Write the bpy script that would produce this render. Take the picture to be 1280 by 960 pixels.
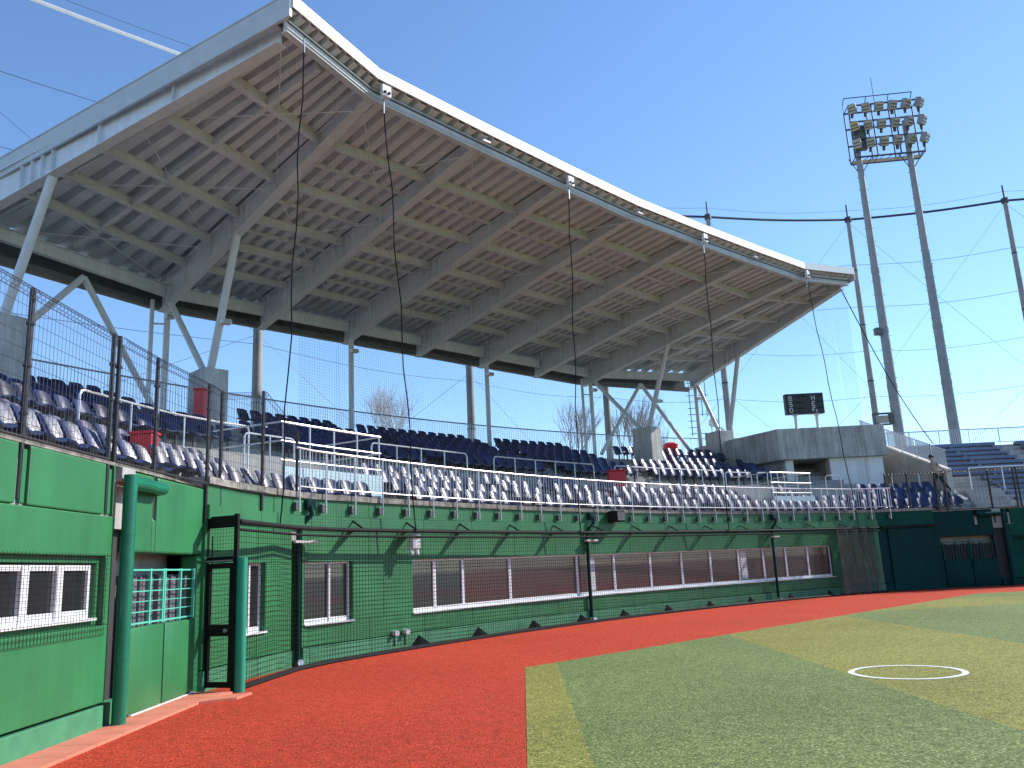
import bpy, bmesh, math, random
from math import sin, cos, pi, sqrt, radians, hypot, atan2
from mathutils import Vector, Matrix
random.seed(7)
for o in list(bpy.data.objects): bpy.data.objects.remove(o)
SC = bpy.context.scene
COL = SC.collection

# ------------------------------------------------------------------ camera, sky, sun, exposure
cd = bpy.data.cameras.new('camera'); cam = bpy.data.objects.new('camera', cd); COL.objects.link(cam)
SC.camera = cam
pitch, roll, yaw = 0.2158, -0.0474, 0.0027
F = Vector((0, cos(pitch), sin(pitch))); R0 = Vector((1, 0, 0)); U0 = R0.cross(F)
R = cos(roll)*R0 + sin(roll)*U0; U = -sin(roll)*R0 + cos(roll)*U0
m3 = Matrix((R, U, -F)).transposed()
cam.matrix_world = Matrix.Translation((4.943, -34.975, 1.6)) @ Matrix.Rotation(yaw, 4, 'Z') @ m3.to_4x4()
cd.sensor_width = 36; cd.lens = 29.498; cd.clip_end = 3000; cd.clip_start = 0.1

SUN = Vector((1.31, 0.53, 1.0)).normalized()
sun_el = math.asin(SUN.z); sun_az = atan2(SUN.x, SUN.y)
W = bpy.data.worlds.new('World'); SC.world = W; W.use_nodes = True
nt = W.node_tree; bg = nt.nodes['Background']
sky = nt.nodes.new('ShaderNodeTexSky'); sky.sky_type = 'NISHITA'; sky.sun_disc = False
sky.sun_elevation = sun_el; sky.sun_rotation = sun_az; sky.air_density = 1.0; sky.dust_density = 0.0; sky.ozone_density = 6.0
nt.links.new(sky.outputs[0], bg.inputs[0]); bg.inputs[1].default_value = 0.145
sl = bpy.data.lights.new('sun', 'SUN'); so = bpy.data.objects.new('sun', sl); COL.objects.link(so)
sl.energy = 3.8; sl.angle = radians(0.53); sl.color = (1.0, 0.95, 0.87)
so.rotation_euler = SUN.to_track_quat('Z', 'Y').to_euler(); so.location = (30, 10, 60)
vs = SC.view_settings; vs.view_transform = 'Standard'; vs.look = 'None'; vs.exposure = 0.72; vs.gamma = 1; vs.use_curve_mapping = False
SC.render.engine = 'CYCLES'
SC.cycles.max_bounces = 8; SC.cycles.transparent_max_bounces = 16

# ------------------------------------------------------------------ materials
def mat(name, col, rough=0.6, metal=0.0, var=0.12, scale=3.0, col2=None, bump=0.0, bscale=40.0, fine=0.0, fscale=60.0, streak=0.0, spec=0.5, coat=0.0, scuff=0.0):
    m = bpy.data.materials.new(name); m.use_nodes = True
    n = m.node_tree.nodes; l = m.node_tree.links; b = n['Principled BSDF']
    b.inputs['Roughness'].default_value = rough; b.inputs['Metallic'].default_value = metal
    b.inputs['Specular IOR Level'].default_value = spec
    if coat: b.inputs['Coat Weight'].default_value = coat; b.inputs['Coat Roughness'].default_value = 0.15
    tc = n.new('ShaderNodeTexCoord')
    c1 = tuple(max(0, c*(1-var)) for c in col)+(1,); c2 = tuple(min(1, c*(1+var)) for c in (col2 or col))+(1,)
    nz = n.new('ShaderNodeTexNoise'); nz.inputs['Scale'].default_value = scale; nz.inputs['Detail'].default_value = 6
    l.new(tc.outputs['Object'], nz.inputs['Vector'])
    rp = n.new('ShaderNodeValToRGB'); rp.color_ramp.elements[0].color = c1; rp.color_ramp.elements[1].color = c2
    rp.color_ramp.elements[0].position = 0.32; rp.color_ramp.elements[1].position = 0.68
    l.new(nz.outputs[0], rp.inputs[0]); out = rp.outputs[0]
    if fine:
        n2 = n.new('ShaderNodeTexNoise'); n2.inputs['Scale'].default_value = fscale; n2.inputs['Detail'].default_value = 3
        l.new(tc.outputs['Object'], n2.inputs['Vector'])
        r2 = n.new('ShaderNodeValToRGB'); r2.color_ramp.elements[0].position = 0.3; r2.color_ramp.elements[1].position = 0.7
        r2.color_ramp.elements[0].color = (1-fine,)*3+(1,); r2.color_ramp.elements[1].color = (1+fine,)*3+(1,)
        l.new(n2.outputs[0], r2.inputs[0])
        mx = n.new('ShaderNodeMix'); mx.data_type = 'RGBA'; mx.blend_type = 'MULTIPLY'; mx.inputs[0].default_value = 1
        l.new(out, mx.inputs[6]); l.new(r2.outputs[0], mx.inputs[7]); out = mx.outputs[2]
    if streak:
        mp = n.new('ShaderNodeMapping'); mp.inputs['Scale'].default_value = (5, 5, 0.35)
        l.new(tc.outputs['Object'], mp.inputs[0])
        n3 = n.new('ShaderNodeTexNoise'); n3.inputs['Scale'].default_value = 1.6; n3.inputs['Detail'].default_value = 5
        l.new(mp.outputs[0], n3.inputs['Vector'])
        r3 = n.new('ShaderNodeValToRGB'); r3.color_ramp.elements[0].position = 0.35; r3.color_ramp.elements[1].position = 0.65
        r3.color_ramp.elements[0].color = (1-streak,)*3+(1,); r3.color_ramp.elements[1].color = (1+streak*0.6,)*3+(1,)
        l.new(n3.outputs[0], r3.inputs[0])
        mx = n.new('ShaderNodeMix'); mx.data_type = 'RGBA'; mx.blend_type = 'MULTIPLY'; mx.inputs[0].default_value = 1
        l.new(out, mx.inputs[6]); l.new(r3.outputs[0], mx.inputs[7]); out = mx.outputs[2]
    if name.startswith('navy seat'):
        oi = n.new('ShaderNodeObjectInfo'); geo = n.new('ShaderNodeNewGeometry'); mr = n.new('ShaderNodeMapRange'); ad = n.new('ShaderNodeMath'); ad.operation = 'ADD'; fr = n.new('ShaderNodeMath'); fr.operation = 'FRACT'
        l.new(oi.outputs['Random'], ad.inputs[0]); l.new(geo.outputs['Random Per Island'], ad.inputs[1]); l.new(ad.outputs[0], fr.inputs[0])
        mr.inputs['To Min'].default_value = 0.62; mr.inputs['To Max'].default_value = 1.5; l.new(fr.outputs[0], mr.inputs['Value'])
        mx = n.new('ShaderNodeMix'); mx.data_type = 'RGBA'; mx.blend_type = 'MULTIPLY'; mx.inputs[0].default_value = 1
        l.new(out, mx.inputs[6]); l.new(mr.outputs[0], mx.inputs[7]); out = mx.outputs[2]
    if scuff:
        n4 = n.new('ShaderNodeTexNoise'); n4.inputs['Scale'].default_value = 7.0; n4.inputs['Detail'].default_value = 8; n4.inputs['Roughness'].default_value = 0.75
        l.new(tc.outputs['Object'], n4.inputs['Vector'])
        r4 = n.new('ShaderNodeValToRGB'); r4.color_ramp.elements[0].position = 0.60; r4.color_ramp.elements[1].position = 0.74
        r4.color_ramp.elements[0].color = (0,0,0,1); r4.color_ramp.elements[1].color = (scuff,)*3+(1,)
        l.new(n4.outputs[0], r4.inputs[0])
        mx = n.new('ShaderNodeMix'); mx.data_type = 'RGBA'; l.new(r4.outputs[0], mx.inputs[0]); l.new(out, mx.inputs[6]); mx.inputs[7].default_value = (col[0]*0.6+0.10, col[1]*0.6+0.12, col[2]*0.6+0.10, 1); out = mx.outputs[2]
    l.new(out, b.inputs['Base Color'])
    if bump:
        nb = n.new('ShaderNodeTexNoise'); nb.inputs['Scale'].default_value = bscale; nb.inputs['Detail'].default_value = 4
        l.new(tc.outputs['Object'], nb.inputs['Vector'])
        bp = n.new('ShaderNodeBump'); bp.inputs['Strength'].default_value = bump; bp.inputs['Distance'].default_value = 0.02
        l.new(nb.outputs[0], bp.inputs['Height']); l.new(bp.outputs[0], b.inputs['Normal'])
    return m

def turf(name, dark, light, tip, scale=95.0, patch=0.35, wear=0.12):
    m = bpy.data.materials.new(name); m.use_nodes = True
    n = m.node_tree.nodes; l = m.node_tree.links; b = n['Principled BSDF']
    b.inputs['Roughness'].default_value = 0.85; b.inputs['Specular IOR Level'].default_value = 0.2
    tc = n.new('ShaderNodeTexCoord')
    def noise(sc, det=4, rough=0.6):
        z = n.new('ShaderNodeTexNoise'); z.inputs['Scale'].default_value = sc; z.inputs['Detail'].default_value = det; z.inputs['Roughness'].default_value = rough
        l.new(tc.outputs['Object'], z.inputs['Vector']); return z
    def ramp(src, stops):
        r = n.new('ShaderNodeValToRGB'); e = r.color_ramp.elements
        e[0].position, e[0].color = stops[0][0], stops[0][1]+(1,); e[1].position, e[1].color = stops[-1][0], stops[-1][1]+(1,)
        for p, c in stops[1:-1]: q = e.new(p); q.color = c+(1,)
        l.new(src.outputs[0], r.inputs[0]); return r
    def mul(a, c, f=1.0, mode='MULTIPLY'):
        x = n.new('ShaderNodeMix'); x.data_type = 'RGBA'; x.blend_type = mode; x.inputs[0].default_value = f
        l.new(a, x.inputs[6]); l.new(c, x.inputs[7]); return x.outputs[2]
    fine = noise(scale, 5, 0.7); mid = noise(scale*0.22, 4, 0.65)
    c = ramp(fine, [(0.36, dark), (0.54, light), (0.68, tip)]).outputs[0]
    g = lambda v: (v, v, v)
    c = mul(c, ramp(mid, [(0.34, g(0.72)), (0.50, g(1.0)), (0.66, g(1.22))]).outputs[0])
    c = mul(c, ramp(noise(patch, 5, 0.6), [(0.32, g(1-wear)), (0.68, g(1+wear))]).outputs[0])
    c = mul(c, ramp(noise(2.2, 6, 0.7), [(0.30, g(1-wear*0.8)), (0.72, g(1+wear*0.7))]).outputs[0])
    l.new(c, b.inputs['Base Color'])
    bp = n.new('ShaderNodeBump'); bp.inputs['Strength'].default_value = 0.8; bp.inputs['Distance'].default_value = 0.02
    l.new(fine.outputs[0], bp.inputs['Height']); l.new(bp.outputs[0], b.inputs['Normal'])
    return m

M = {}
M['green'] = mat('green wall paint', (0.021, 0.168, 0.056), 0.5, var=0.14, scale=0.9, streak=0.07, scuff=0.35, bump=0.12, bscale=120, fine=0.05, fscale=25)
M['green_plinth'] = mat('green plinth paint', (0.048, 0.22, 0.105), 0.6, var=0.15, scale=4, bump=0.15, bscale=60)
M['green_pad'] = mat('green vinyl padding', (0.023, 0.172, 0.060), 0.45, var=0.12, scale=1.2, streak=0.06, scuff=0.35, bump=0.08, bscale=20)
M['pipe_green'] = mat('glossy green pipe', (0.006, 0.16, 0.085), 0.25, var=0.12, scale=3)
M['teal'] = mat('teal painted steel', (0.10, 0.52, 0.38), 0.4, var=0.08)
M['grill_teal'] = mat('teal pad post', (0.01, 0.28, 0.17), 0.35, var=0.1)
M['black'] = mat('black painted steel', (0.009, 0.010, 0.011), 0.75, var=0.25, scale=6, spec=0.2)
M['pad_dk_shade'] = mat('dark teal and painted shade', (0.001, 0.036, 0.032), 0.7, spec=0.15, var=0.15, scale=1.5, streak=0.1)  # right wall padding with its shade painted in; also the dark downpipes
M['wall_shade'] = mat('shade painted wall teal', (0.002, 0.062, 0.044), 0.7, spec=0.15, var=0.15, scale=1.5, streak=0.15)  # darker copy of the green wall, right side shade put into the colour
M['fence'] = mat('dark brown fence steel', (0.030, 0.027, 0.028), 0.4, var=0.2, scale=8)
M['netblack'] = mat('black netting cord', (0.008, 0.008, 0.009), 0.9, var=0.2, spec=0.1)
M['netgrey'] = mat('grey netting cord', (0.028, 0.028, 0.028), 0.9, var=0.2, spec=0.1)
M['drape'] = mat('sunlit grey netting', (0.20, 0.20, 0.185), 0.9, var=0.2, spec=0.1)  # lighter than the other nets, sunlight painted into the cord colour
M['rope'] = mat('dark rope', (0.012, 0.012, 0.014), 0.95, var=0.3, scale=30, spec=0.1)
M['white'] = mat('white painted metal', (0.80, 0.80, 0.80), 0.4, var=0.04)
M['frame'] = mat('white aluminium frame', (0.78, 0.78, 0.79), 0.35, var=0.05)
M['galv'] = mat('galvanised steel', (0.55, 0.56, 0.58), 0.32, metal=0.6, var=0.12, scale=9)
M['rail'] = mat('bright galvanised rail', (0.72, 0.72, 0.73), 0.3, metal=0.35, var=0.08, scale=9)
M['roofsteel'] = mat('grey painted roof steel', (0.67, 0.72, 0.76), 0.5, var=0.06, streak=0.06, scale=2)
M['deck'] = mat('folded metal roof deck', (0.70, 0.75, 0.79), 0.55, var=0.08, scale=1.2, streak=0.04)
M['fascia'] = mat('pale grey fascia sheet', (0.50, 0.55, 0.56), 0.4, var=0.05)
M['fasciaw'] = mat('white fascia sheet', (0.86, 0.86, 0.84), 0.4, var=0.03)
M['gutter'] = mat('dark eaves gutter', (0.10, 0.11, 0.11), 0.5, var=0.2)
M['strut'] = mat('light grey strut paint', (0.60, 0.62, 0.63), 0.4, var=0.05)
M['conc'] = mat('concrete', (0.36, 0.35, 0.33), 0.85, var=0.16, scale=1.1, bump=0.25, bscale=30, fine=0.08, fscale=18, streak=0.10)
M['conc_d'] = mat('weathered dark concrete', (0.46, 0.465, 0.45), 0.85, var=0.20, scale=0.9, bump=0.3, bscale=30, fine=0.10, fscale=12, streak=0.22)
M['conc_t'] = mat('tan concrete', (0.50, 0.44, 0.36), 0.85, var=0.18, scale=0.9, bump=0.25, bscale=30, streak=0.12)
M['panel'] = mat('pale wall board', (0.86, 0.86, 0.86), 0.6, var=0.05, scale=1.2, streak=0.05)
M['lip'] = mat('stained concrete lip', (0.24, 0.225, 0.20), 0.85, var=0.45, scale=6, bump=0.3, bscale=30)
M['ltblue'] = mat('pale blue board', (0.55, 0.72, 0.78), 0.6, var=0.06)
M['seat'] = mat('navy seat plastic', (0.012, 0.022, 0.085), 0.40, var=0.18, scale=2.5, coat=0.22)
M['seat_leg'] = mat('seat bracket steel', (0.10, 0.10, 0.11), 0.4, var=0.2)
M['bench'] = mat('blue bench plank', (0.10, 0.14, 0.25), 0.35, var=0.25, scale=3)
M['bench_leg'] = mat('concrete bench block', (0.30, 0.27, 0.25), 0.8, var=0.2)
M['red'] = mat('red painted steel', (0.78, 0.014, 0.022), 0.35, var=0.1)
M['slab'] = mat('salmon paving slab', (0.62, 0.19, 0.12), 0.8, var=0.12, scale=2.5, bump=0.15, bscale=60, fine=0.06)
M['kerb'] = mat('pale kerb concrete', (0.60, 0.55, 0.48), 0.8, var=0.12, scale=5)
M['paint'] = mat('white line turf', (0.80, 0.79, 0.74), 0.8, var=0.08, scale=40, bump=0.4, bscale=90)
M['pole'] = mat('pole concrete', (0.29, 0.285, 0.27), 0.8, var=0.16, scale=2, streak=0.1, bump=0.1)
M['polesteel'] = mat('tower steel', (0.26, 0.265, 0.27), 0.55, var=0.12)
M['wire'] = mat('dark wire', (0.05, 0.055, 0.065), 0.5)
M['bark'] = mat('pale bare bark', (0.37, 0.34, 0.31), 0.9, var=0.2)
M['dryland'] = mat('dry land', (0.22, 0.19, 0.12), 0.95, var=0.3, scale=0.15)
M['scorebd'] = mat('scoreboard black panel', (0.022, 0.026, 0.03), 0.45, var=0.2)
M['lampoff'] = mat('unlit lamp dark', (0.035, 0.030, 0.028), 0.3, var=0.3)
M['letter'] = mat('white lettering', (0.80, 0.80, 0.80), 0.5, var=0.03)
M['yellow'] = mat('yellow tinted lamp face', (0.45, 0.36, 0.10), 0.2, var=0.15)
M['lampface'] = mat('amber grey lamp glass', (0.40, 0.36, 0.28), 0.15, var=0.2)
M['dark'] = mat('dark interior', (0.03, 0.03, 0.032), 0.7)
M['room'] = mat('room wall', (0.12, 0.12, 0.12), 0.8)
M['curtain'] = mat('pale curtain', (0.60, 0.62, 0.62), 0.8)
M['hose'] = mat('dark grey roll', (0.10, 0.10, 0.105), 0.6, var=0.3, scale=4)
M['skin'] = mat('skin', (0.50, 0.30, 0.21), 0.5, var=0.05)
M['shirt'] = mat('beige shirt', (0.52, 0.43, 0.34), 0.85, var=0.08)
M['trouser'] = mat('dark trousers', (0.02, 0.022, 0.026), 0.8)
M['hair'] = mat('black hair', (0.012, 0.010, 0.009), 0.6)
M['track'] = turf('red track turf', (0.25, 0.016, 0.007), (0.55, 0.050, 0.019), (0.80, 0.21, 0.11), 42, 0.25, 0.10)
M['turf_l'] = turf('light turf', (0.088, 0.096, 0.016), (0.27, 0.262, 0.054), (0.62, 0.58, 0.26), 38, 0.3)
M['turf_d'] = turf('dark turf', (0.046, 0.074, 0.019), (0.180, 0.228, 0.066), (0.52, 0.56, 0.27), 38, 0.3)
def glass_mat(name, tint, refl):
    m = bpy.data.materials.new(name); m.use_nodes = True
    n = m.node_tree.nodes; l = m.node_tree.links; b = n['Principled BSDF']
    b.inputs['Base Color'].default_value = tint+(1,); b.inputs['Roughness'].default_value = 0.35
    g = n.new('ShaderNodeBsdfGlossy'); g.inputs['Roughness'].default_value = 0.03; g.inputs['Color'].default_value = (0.8, 0.82, 0.85, 1)
    tc = n.new('ShaderNodeTexCoord'); nz = n.new('ShaderNodeTexNoise'); nz.inputs['Scale'].default_value = 1.5
    l.new(tc.outputs['Object'], nz.inputs['Vector'])
    mr = n.new('ShaderNodeMapRange'); mr.inputs['To Min'].default_value = refl*0.85; mr.inputs['To Max'].default_value = refl*1.15
    l.new(nz.outputs[0], mr.inputs['Value'])
    mx = n.new('ShaderNodeMixShader'); l.new(mr.outputs[0], mx.inputs[0])
    l.new(b.outputs[0], mx.inputs[1]); l.new(g.outputs[0], mx.inputs[2]); l.new(mx.outputs[0], n['Material Output'].inputs[0])
    return m
M['glass'] = glass_mat('dark window glass', (0.012, 0.014, 0.016), 0.08)
M['mirrorglass'] = glass_mat('maroon tinted strip glass', (0.060, 0.020, 0.019), 0.055)
def clear_mat():
    m = bpy.data.materials.new('clear screen panel'); m.use_nodes = True
    b = m.node_tree.nodes['Principled BSDF']
    b.inputs['Base Color'].default_value = (0.6, 0.63, 0.66, 1); b.inputs['Roughness'].default_value = 0.4; b.inputs['Alpha'].default_value = 0.55
    return m
M['screen'] = clear_mat()

# ------------------------------------------------------------------ mesh builder
class MB:
    def __init__(s): s.v = []; s.f = []
    def add(s, vs, fs):
        k = len(s.v); s.v += [tuple(v) for v in vs]; s.f += [tuple(i+k for i in f) for f in fs]
    def box(s, c, d, ax=None):
        x, y, z = d[0]/2, d[1]/2, d[2]/2; c = Vector(c)
        ex, ey, ez = ax if ax else (Vector((1,0,0)), Vector((0,1,0)), Vector((0,0,1)))
        vs = [c+ex*(i*x)+ey*(j*y)+ez*(k*z) for i in (-1,1) for j in (-1,1) for k in (-1,1)]
        s.add(vs, [(0,1,3,2),(4,6,7,5),(0,4,5,1),(2,3,7,6),(0,2,6,4),(1,5,7,3)])
    def bar(s, p0, p1, w, h, up=(0,0,1)):
        p0 = Vector(p0); p1 = Vector(p1); d = (p1-p0); L = d.length; d.normalize()
        side = d.cross(Vector(up))
        if side.length < 1e-4: side = Vector((1,0,0))
        side.normalize(); u2 = side.cross(d)
        s.box((p0+p1)/2, (L, w, h), (d, side, u2))
    def tube(s, p0, p1, r, n=8, r1=None, cap=True):
        p0 = Vector(p0); p1 = Vector(p1); d = (p1-p0).normalized()
        a = d.orthogonal().normalized(); b = d.cross(a); r1 = r if r1 is None else r1
        vs = [p0+(a*cos(2*pi*i/n)+b*sin(2*pi*i/n))*r for i in range(n)]+[p1+(a*cos(2*pi*i/n)+b*sin(2*pi*i/n))*r1 for i in range(n)]
        fs = [(i, (i+1)%n, n+(i+1)%n, n+i) for i in range(n)]
        if cap: fs += [tuple(range(n-1,-1,-1)), tuple(range(n, 2*n))]
        s.add(vs, fs)
    def path(s, pts, r, n=8, cap=True):
        pts = [Vector(p) for p in pts]; rings = []
        ref = None
        for i, p in enumerate(pts):
            d = (pts[min(i+1,len(pts)-1)]-pts[max(i-1,0)]).normalized()
            if ref is None: ref = d.orthogonal().normalized()
            a = (ref-d*ref.dot(d)).normalized(); ref = a; b = d.cross(a)
            rings.append([p+(a*cos(2*pi*k/n)+b*sin(2*pi*k/n))*r for k in range(n)])
        vs = [v for g in rings for v in g]; fs = []
        for i in range(len(pts)-1):
            for k in range(n): fs.append((i*n+k, i*n+(k+1)%n, (i+1)*n+(k+1)%n, (i+1)*n+k))
        if cap: fs += [tuple(range(n-1,-1,-1)), tuple(range((len(pts)-1)*n, len(pts)*n))]
        s.add(vs, fs)
    def prism(s, poly, z0, z1):
        n = len(poly); z0f = z0 if callable(z0) else (lambda p: z0); z1f = z1 if callable(z1) else (lambda p: z1)
        vs = [(p[0], p[1], z0f(p)) for p in poly]+[(p[0], p[1], z1f(p)) for p in poly]
        s.add(vs, [tuple(range(n-1,-1,-1)), tuple(range(n,2*n))]+[(i,(i+1)%n,n+(i+1)%n,n+i) for i in range(n)])
    def sweep(s, secs, cap=True):
        # secs: list of closed cross sections (lists of points) with equal counts
        n = len(secs[0]); vs = [p for q in secs for p in q]; fs = []
        for i in range(len(secs)-1):
            for k in range(n): fs.append((i*n+k, (i+1)*n+k, (i+1)*n+(k+1)%n, i*n+(k+1)%n))
        if cap: fs += [tuple(range(n)), tuple(range(len(secs)*n-1, (len(secs)-1)*n-1, -1))]
        s.add(vs, fs)
    def quad(s, a, b, c, d): s.add([a,b,c,d], [(0,1,2,3)])
    def build(s, name, m, parent=None, label=None, kind=None, smooth=False, bevel=0.0, group=None, cat=None, loc=None):
        me = bpy.data.meshes.new(name)
        o = bpy.data.objects.new(name, me)
        off = Vector((0,0,0))
        if parent is not None: off = WPOS.get(parent.name, Vector((0,0,0)))
        elif loc is not None: off = Vector(loc); o.location = off
        me.from_pydata([tuple(Vector(v)-off) for v in s.v], [], s.f)
        bm = bmesh.new(); bm.from_mesh(me); bmesh.ops.recalc_face_normals(bm, faces=bm.faces)
        if bevel:
            ed = [e for e in bm.edges if len(e.link_faces) == 2 and e.calc_face_angle(0) > 0.6]
            bmesh.ops.bevel(bm, geom=ed, offset=bevel, segments=2, affect='EDGES', profile=0.5, clamp_overlap=True)
        bm.to_mesh(me); bm.free()
        me.materials.append(m)
        if smooth:
            for p in me.polygons: p.use_smooth = True
            try: me.set_sharp_from_angle(angle=radians(40))
            except Exception: pass
        COL.objects.link(o)
        if parent is not None:
            o.parent = parent; WPOS[o.name] = off
        else: WPOS[o.name] = off
        tag(o, label, cat, group, kind)
        return o
WPOS = {}
def tag(o, label=None, cat=None, group=None, kind=None):
    if label: o['label'] = label
    if cat: o['category'] = cat
    if group: o['group'] = group
    if kind: o['kind'] = kind
def thing(name, label, cat, loc=(0,0,0), group=None, kind=None):
    o = bpy.data.objects.new(name, None); o.location = loc; o.empty_display_size = 0.2; COL.objects.link(o)
    WPOS[o.name] = Vector(loc); tag(o, label, cat, group, kind); return o
def copy_tree(src, loc, rz):
    r = src.copy(); COL.objects.link(r); r.location = loc; r.rotation_euler = (0,0,rz)
    for ch in list(src.children):
        c = ch.copy(); COL.objects.link(c); c.parent = r
        for g in list(ch.children):
            d = g.copy(); COL.objects.link(d); d.parent = c
    return r

# ------------------------------------------------------------------ plan geometry: u points from the corner into the field, v runs along the backstop
S2 = sqrt(2)
def XY(u, v): return Vector(((u+v)/S2, (v-u)/S2))
def P3(u, v, z): p = XY(u, v); return Vector((p.x, p.y, z))
def uw(v): return 11.75+1.25*(v/10.5)**2
_pts = [Vector((0, -50)), Vector((0, -46)), Vector((0, -40)), Vector((0, -34)), Vector((0, -28)), Vector((0, -25)), Vector((0, -22.2)), Vector((0.12, -20.9))]
k = -12.6
while k <= 12.61:
    _pts.append(XY(uw(k), k)); k += 0.6
_r = [Vector((-p.y, -p.x)) for p in _pts[:8]][::-1]
_pts += _r
for it in range(2):   # soften corners
    q = [_pts[0]]
    for a, b in zip(_pts[:-1], _pts[1:]): q += [a*0.75+b*0.25, a*0.25+b*0.75]
    q.append(_pts[-1]); _pts = q
_S = [0.0]
for a, b in zip(_pts[:-1], _pts[1:]): _S.append(_S[-1]+(b-a).length)
_mid = _S[-1]/2; _S = [x-_mid for x in _S]
_V = [(p.x+p.y)/S2 for p in _pts]
_N = []
for i in range(len(_pts)):
    d = (_pts[min(i+2,len(_pts)-1)]-_pts[max(i-2,0)]).normalized(); _N.append(Vector((d.y, -d.x)))
import bisect
def at_s(s, d=0.0):
    i = max(0, min(len(_S)-2, bisect.bisect_right(_S, s)-1)); t = (s-_S[i])/max(1e-9, _S[i+1]-_S[i])
    p = _pts[i].lerp(_pts[i+1], t); n = _N[i].lerp(_N[i+1], t).normalized()
    return p-n*d, n
def s_of_v(v):
    i = max(0, min(len(_V)-2, bisect.bisect_right(_V, v)-1)); t = (v-_V[i])/max(1e-9, _V[i+1]-_V[i])
    return _S[i]+t*(_S[i+1]-_S[i])
def s_of_Y(Y):  # left wall
    return s_of_v(Y/S2)
def srange(s0, s1, step=0.7):
    n = max(1, int(math.ceil((s1-s0)/step))); return [s0+(s1-s0)*i/n for i in range(n+1)]
def sweep_s(mb, prof, s0, s1, step=0.7):
    secs = []
    for s in srange(s0, s1, step):
        secs.append([(lambda p: (p.x, p.y, z))(at_s(s, d)[0]) for d, z in prof])
    mb.sweep(secs)
def rect(d0, d1, z0, z1): return [(d0,z0),(d1,z0),(d1,z1),(d0,z1)]
def at3(s, d, z): p = at_s(s, d)[0]; return Vector((p.x, p.y, z))

# ------------------------------------------------------------------ ground
g = MB(); g.quad((-1500,-1500,-0.02),(1500,-1500,-0.02),(1500,1500,-0.02),(-1500,1500,-0.02)); g.build('ground', M['dryland'], kind='structure')
g = MB(); secs = srange(s_of_Y(-49), -s_of_Y(-49), 0.5)
poly = [at_s(s, 0.1)[0] for s in secs]+[Vector((70,-1)), Vector((70,-70)), Vector((-1,-70))]
g.add([(p.x,p.y,0.0) for p in poly], [tuple(range(len(poly)))]); g.build('warning_track', M['track'], kind='structure')
# turf: edge at u=18, left edge X=4.9, right edge Y=-4.9 ; chevron stripes
def turf_piece(poly, m, z=0.004):
    b = MB(); b.add([(p[0],p[1],z) for p in poly], [tuple(range(len(poly)))]); b.build('turf_stripe', m, kind='structure')
def Xe(Y): return 18*S2+Y      # X on the edge u=18 for given Y  (X-Y = 25.456)
E0 = 18*S2
xs = [4.90, 5.44, 9.24, 13.1]; tones = ['turf_l','turf_d','turf_l']
for i in range(3):
    x0, x1 = xs[i], xs[i+1]
    turf_piece([(x0, x0-E0), (x0,-70), (x1,-70), (x1, x1-E0)], M[tones[i]])
# right half: stripes along X
ys = [-4.90, -7.4, -11.2]
turf_piece([(13.1, 13.1-E0), (13.1,-70), (70,-70), (70,-11.2), (E0-11.2,-11.2)], M['turf_d'])
turf_piece([(E0-11.2,-11.2), (70,-11.2), (70,-7.4), (E0-7.4,-7.4)], M['turf_l'])
turf_piece([(E0-7.4,-7.4), (70,-7.4), (70,-4.9), (E0-4.9,-4.9)], M['turf_d'])
# batter's waiting circle
c = MB(); cx, cy = 9.99, -23.16; n = 96
vs = []; fs = []
for i in range(n):
    a = 2*pi*i/n; j = 0.004*sin(7*a)
    for r in (0.735+j, 0.655+j*0.5): vs.append((cx+r*cos(a), cy+r*sin(a), 0.009))
for i in range(n): j = (i+1)%n; fs.append((2*i, 2*j, 2*j+1, 2*i+1))
c.add(vs, fs); c.build('painted_circle', M['paint'], kind='structure')
# salmon paving slabs along the left wall
pv = thing('pavement', None, None, (0.3,-28,0), kind='structure')
y = -42.0
while y < -22.6:
    y1 = min(y+0.6, -22.6); b = MB(); b.box((0.235, (y+y1)/2, 0.006), (0.47, y1-y-0.008, 0.05)); b.build('slab', M['slab'], pv); y = y1
for poly in ([(0.48,-23.0),(0.9,-22.75),(0.95,-22.25),(0.48,-22.5)], [(0.0,-22.58),(0.47,-22.58),(0.62,-22.1),(0.0,-21.95)]):
    b = MB(); b.prism(poly, -0.02, 0.031); b.build('slab', M['slab'], pv)

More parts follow.
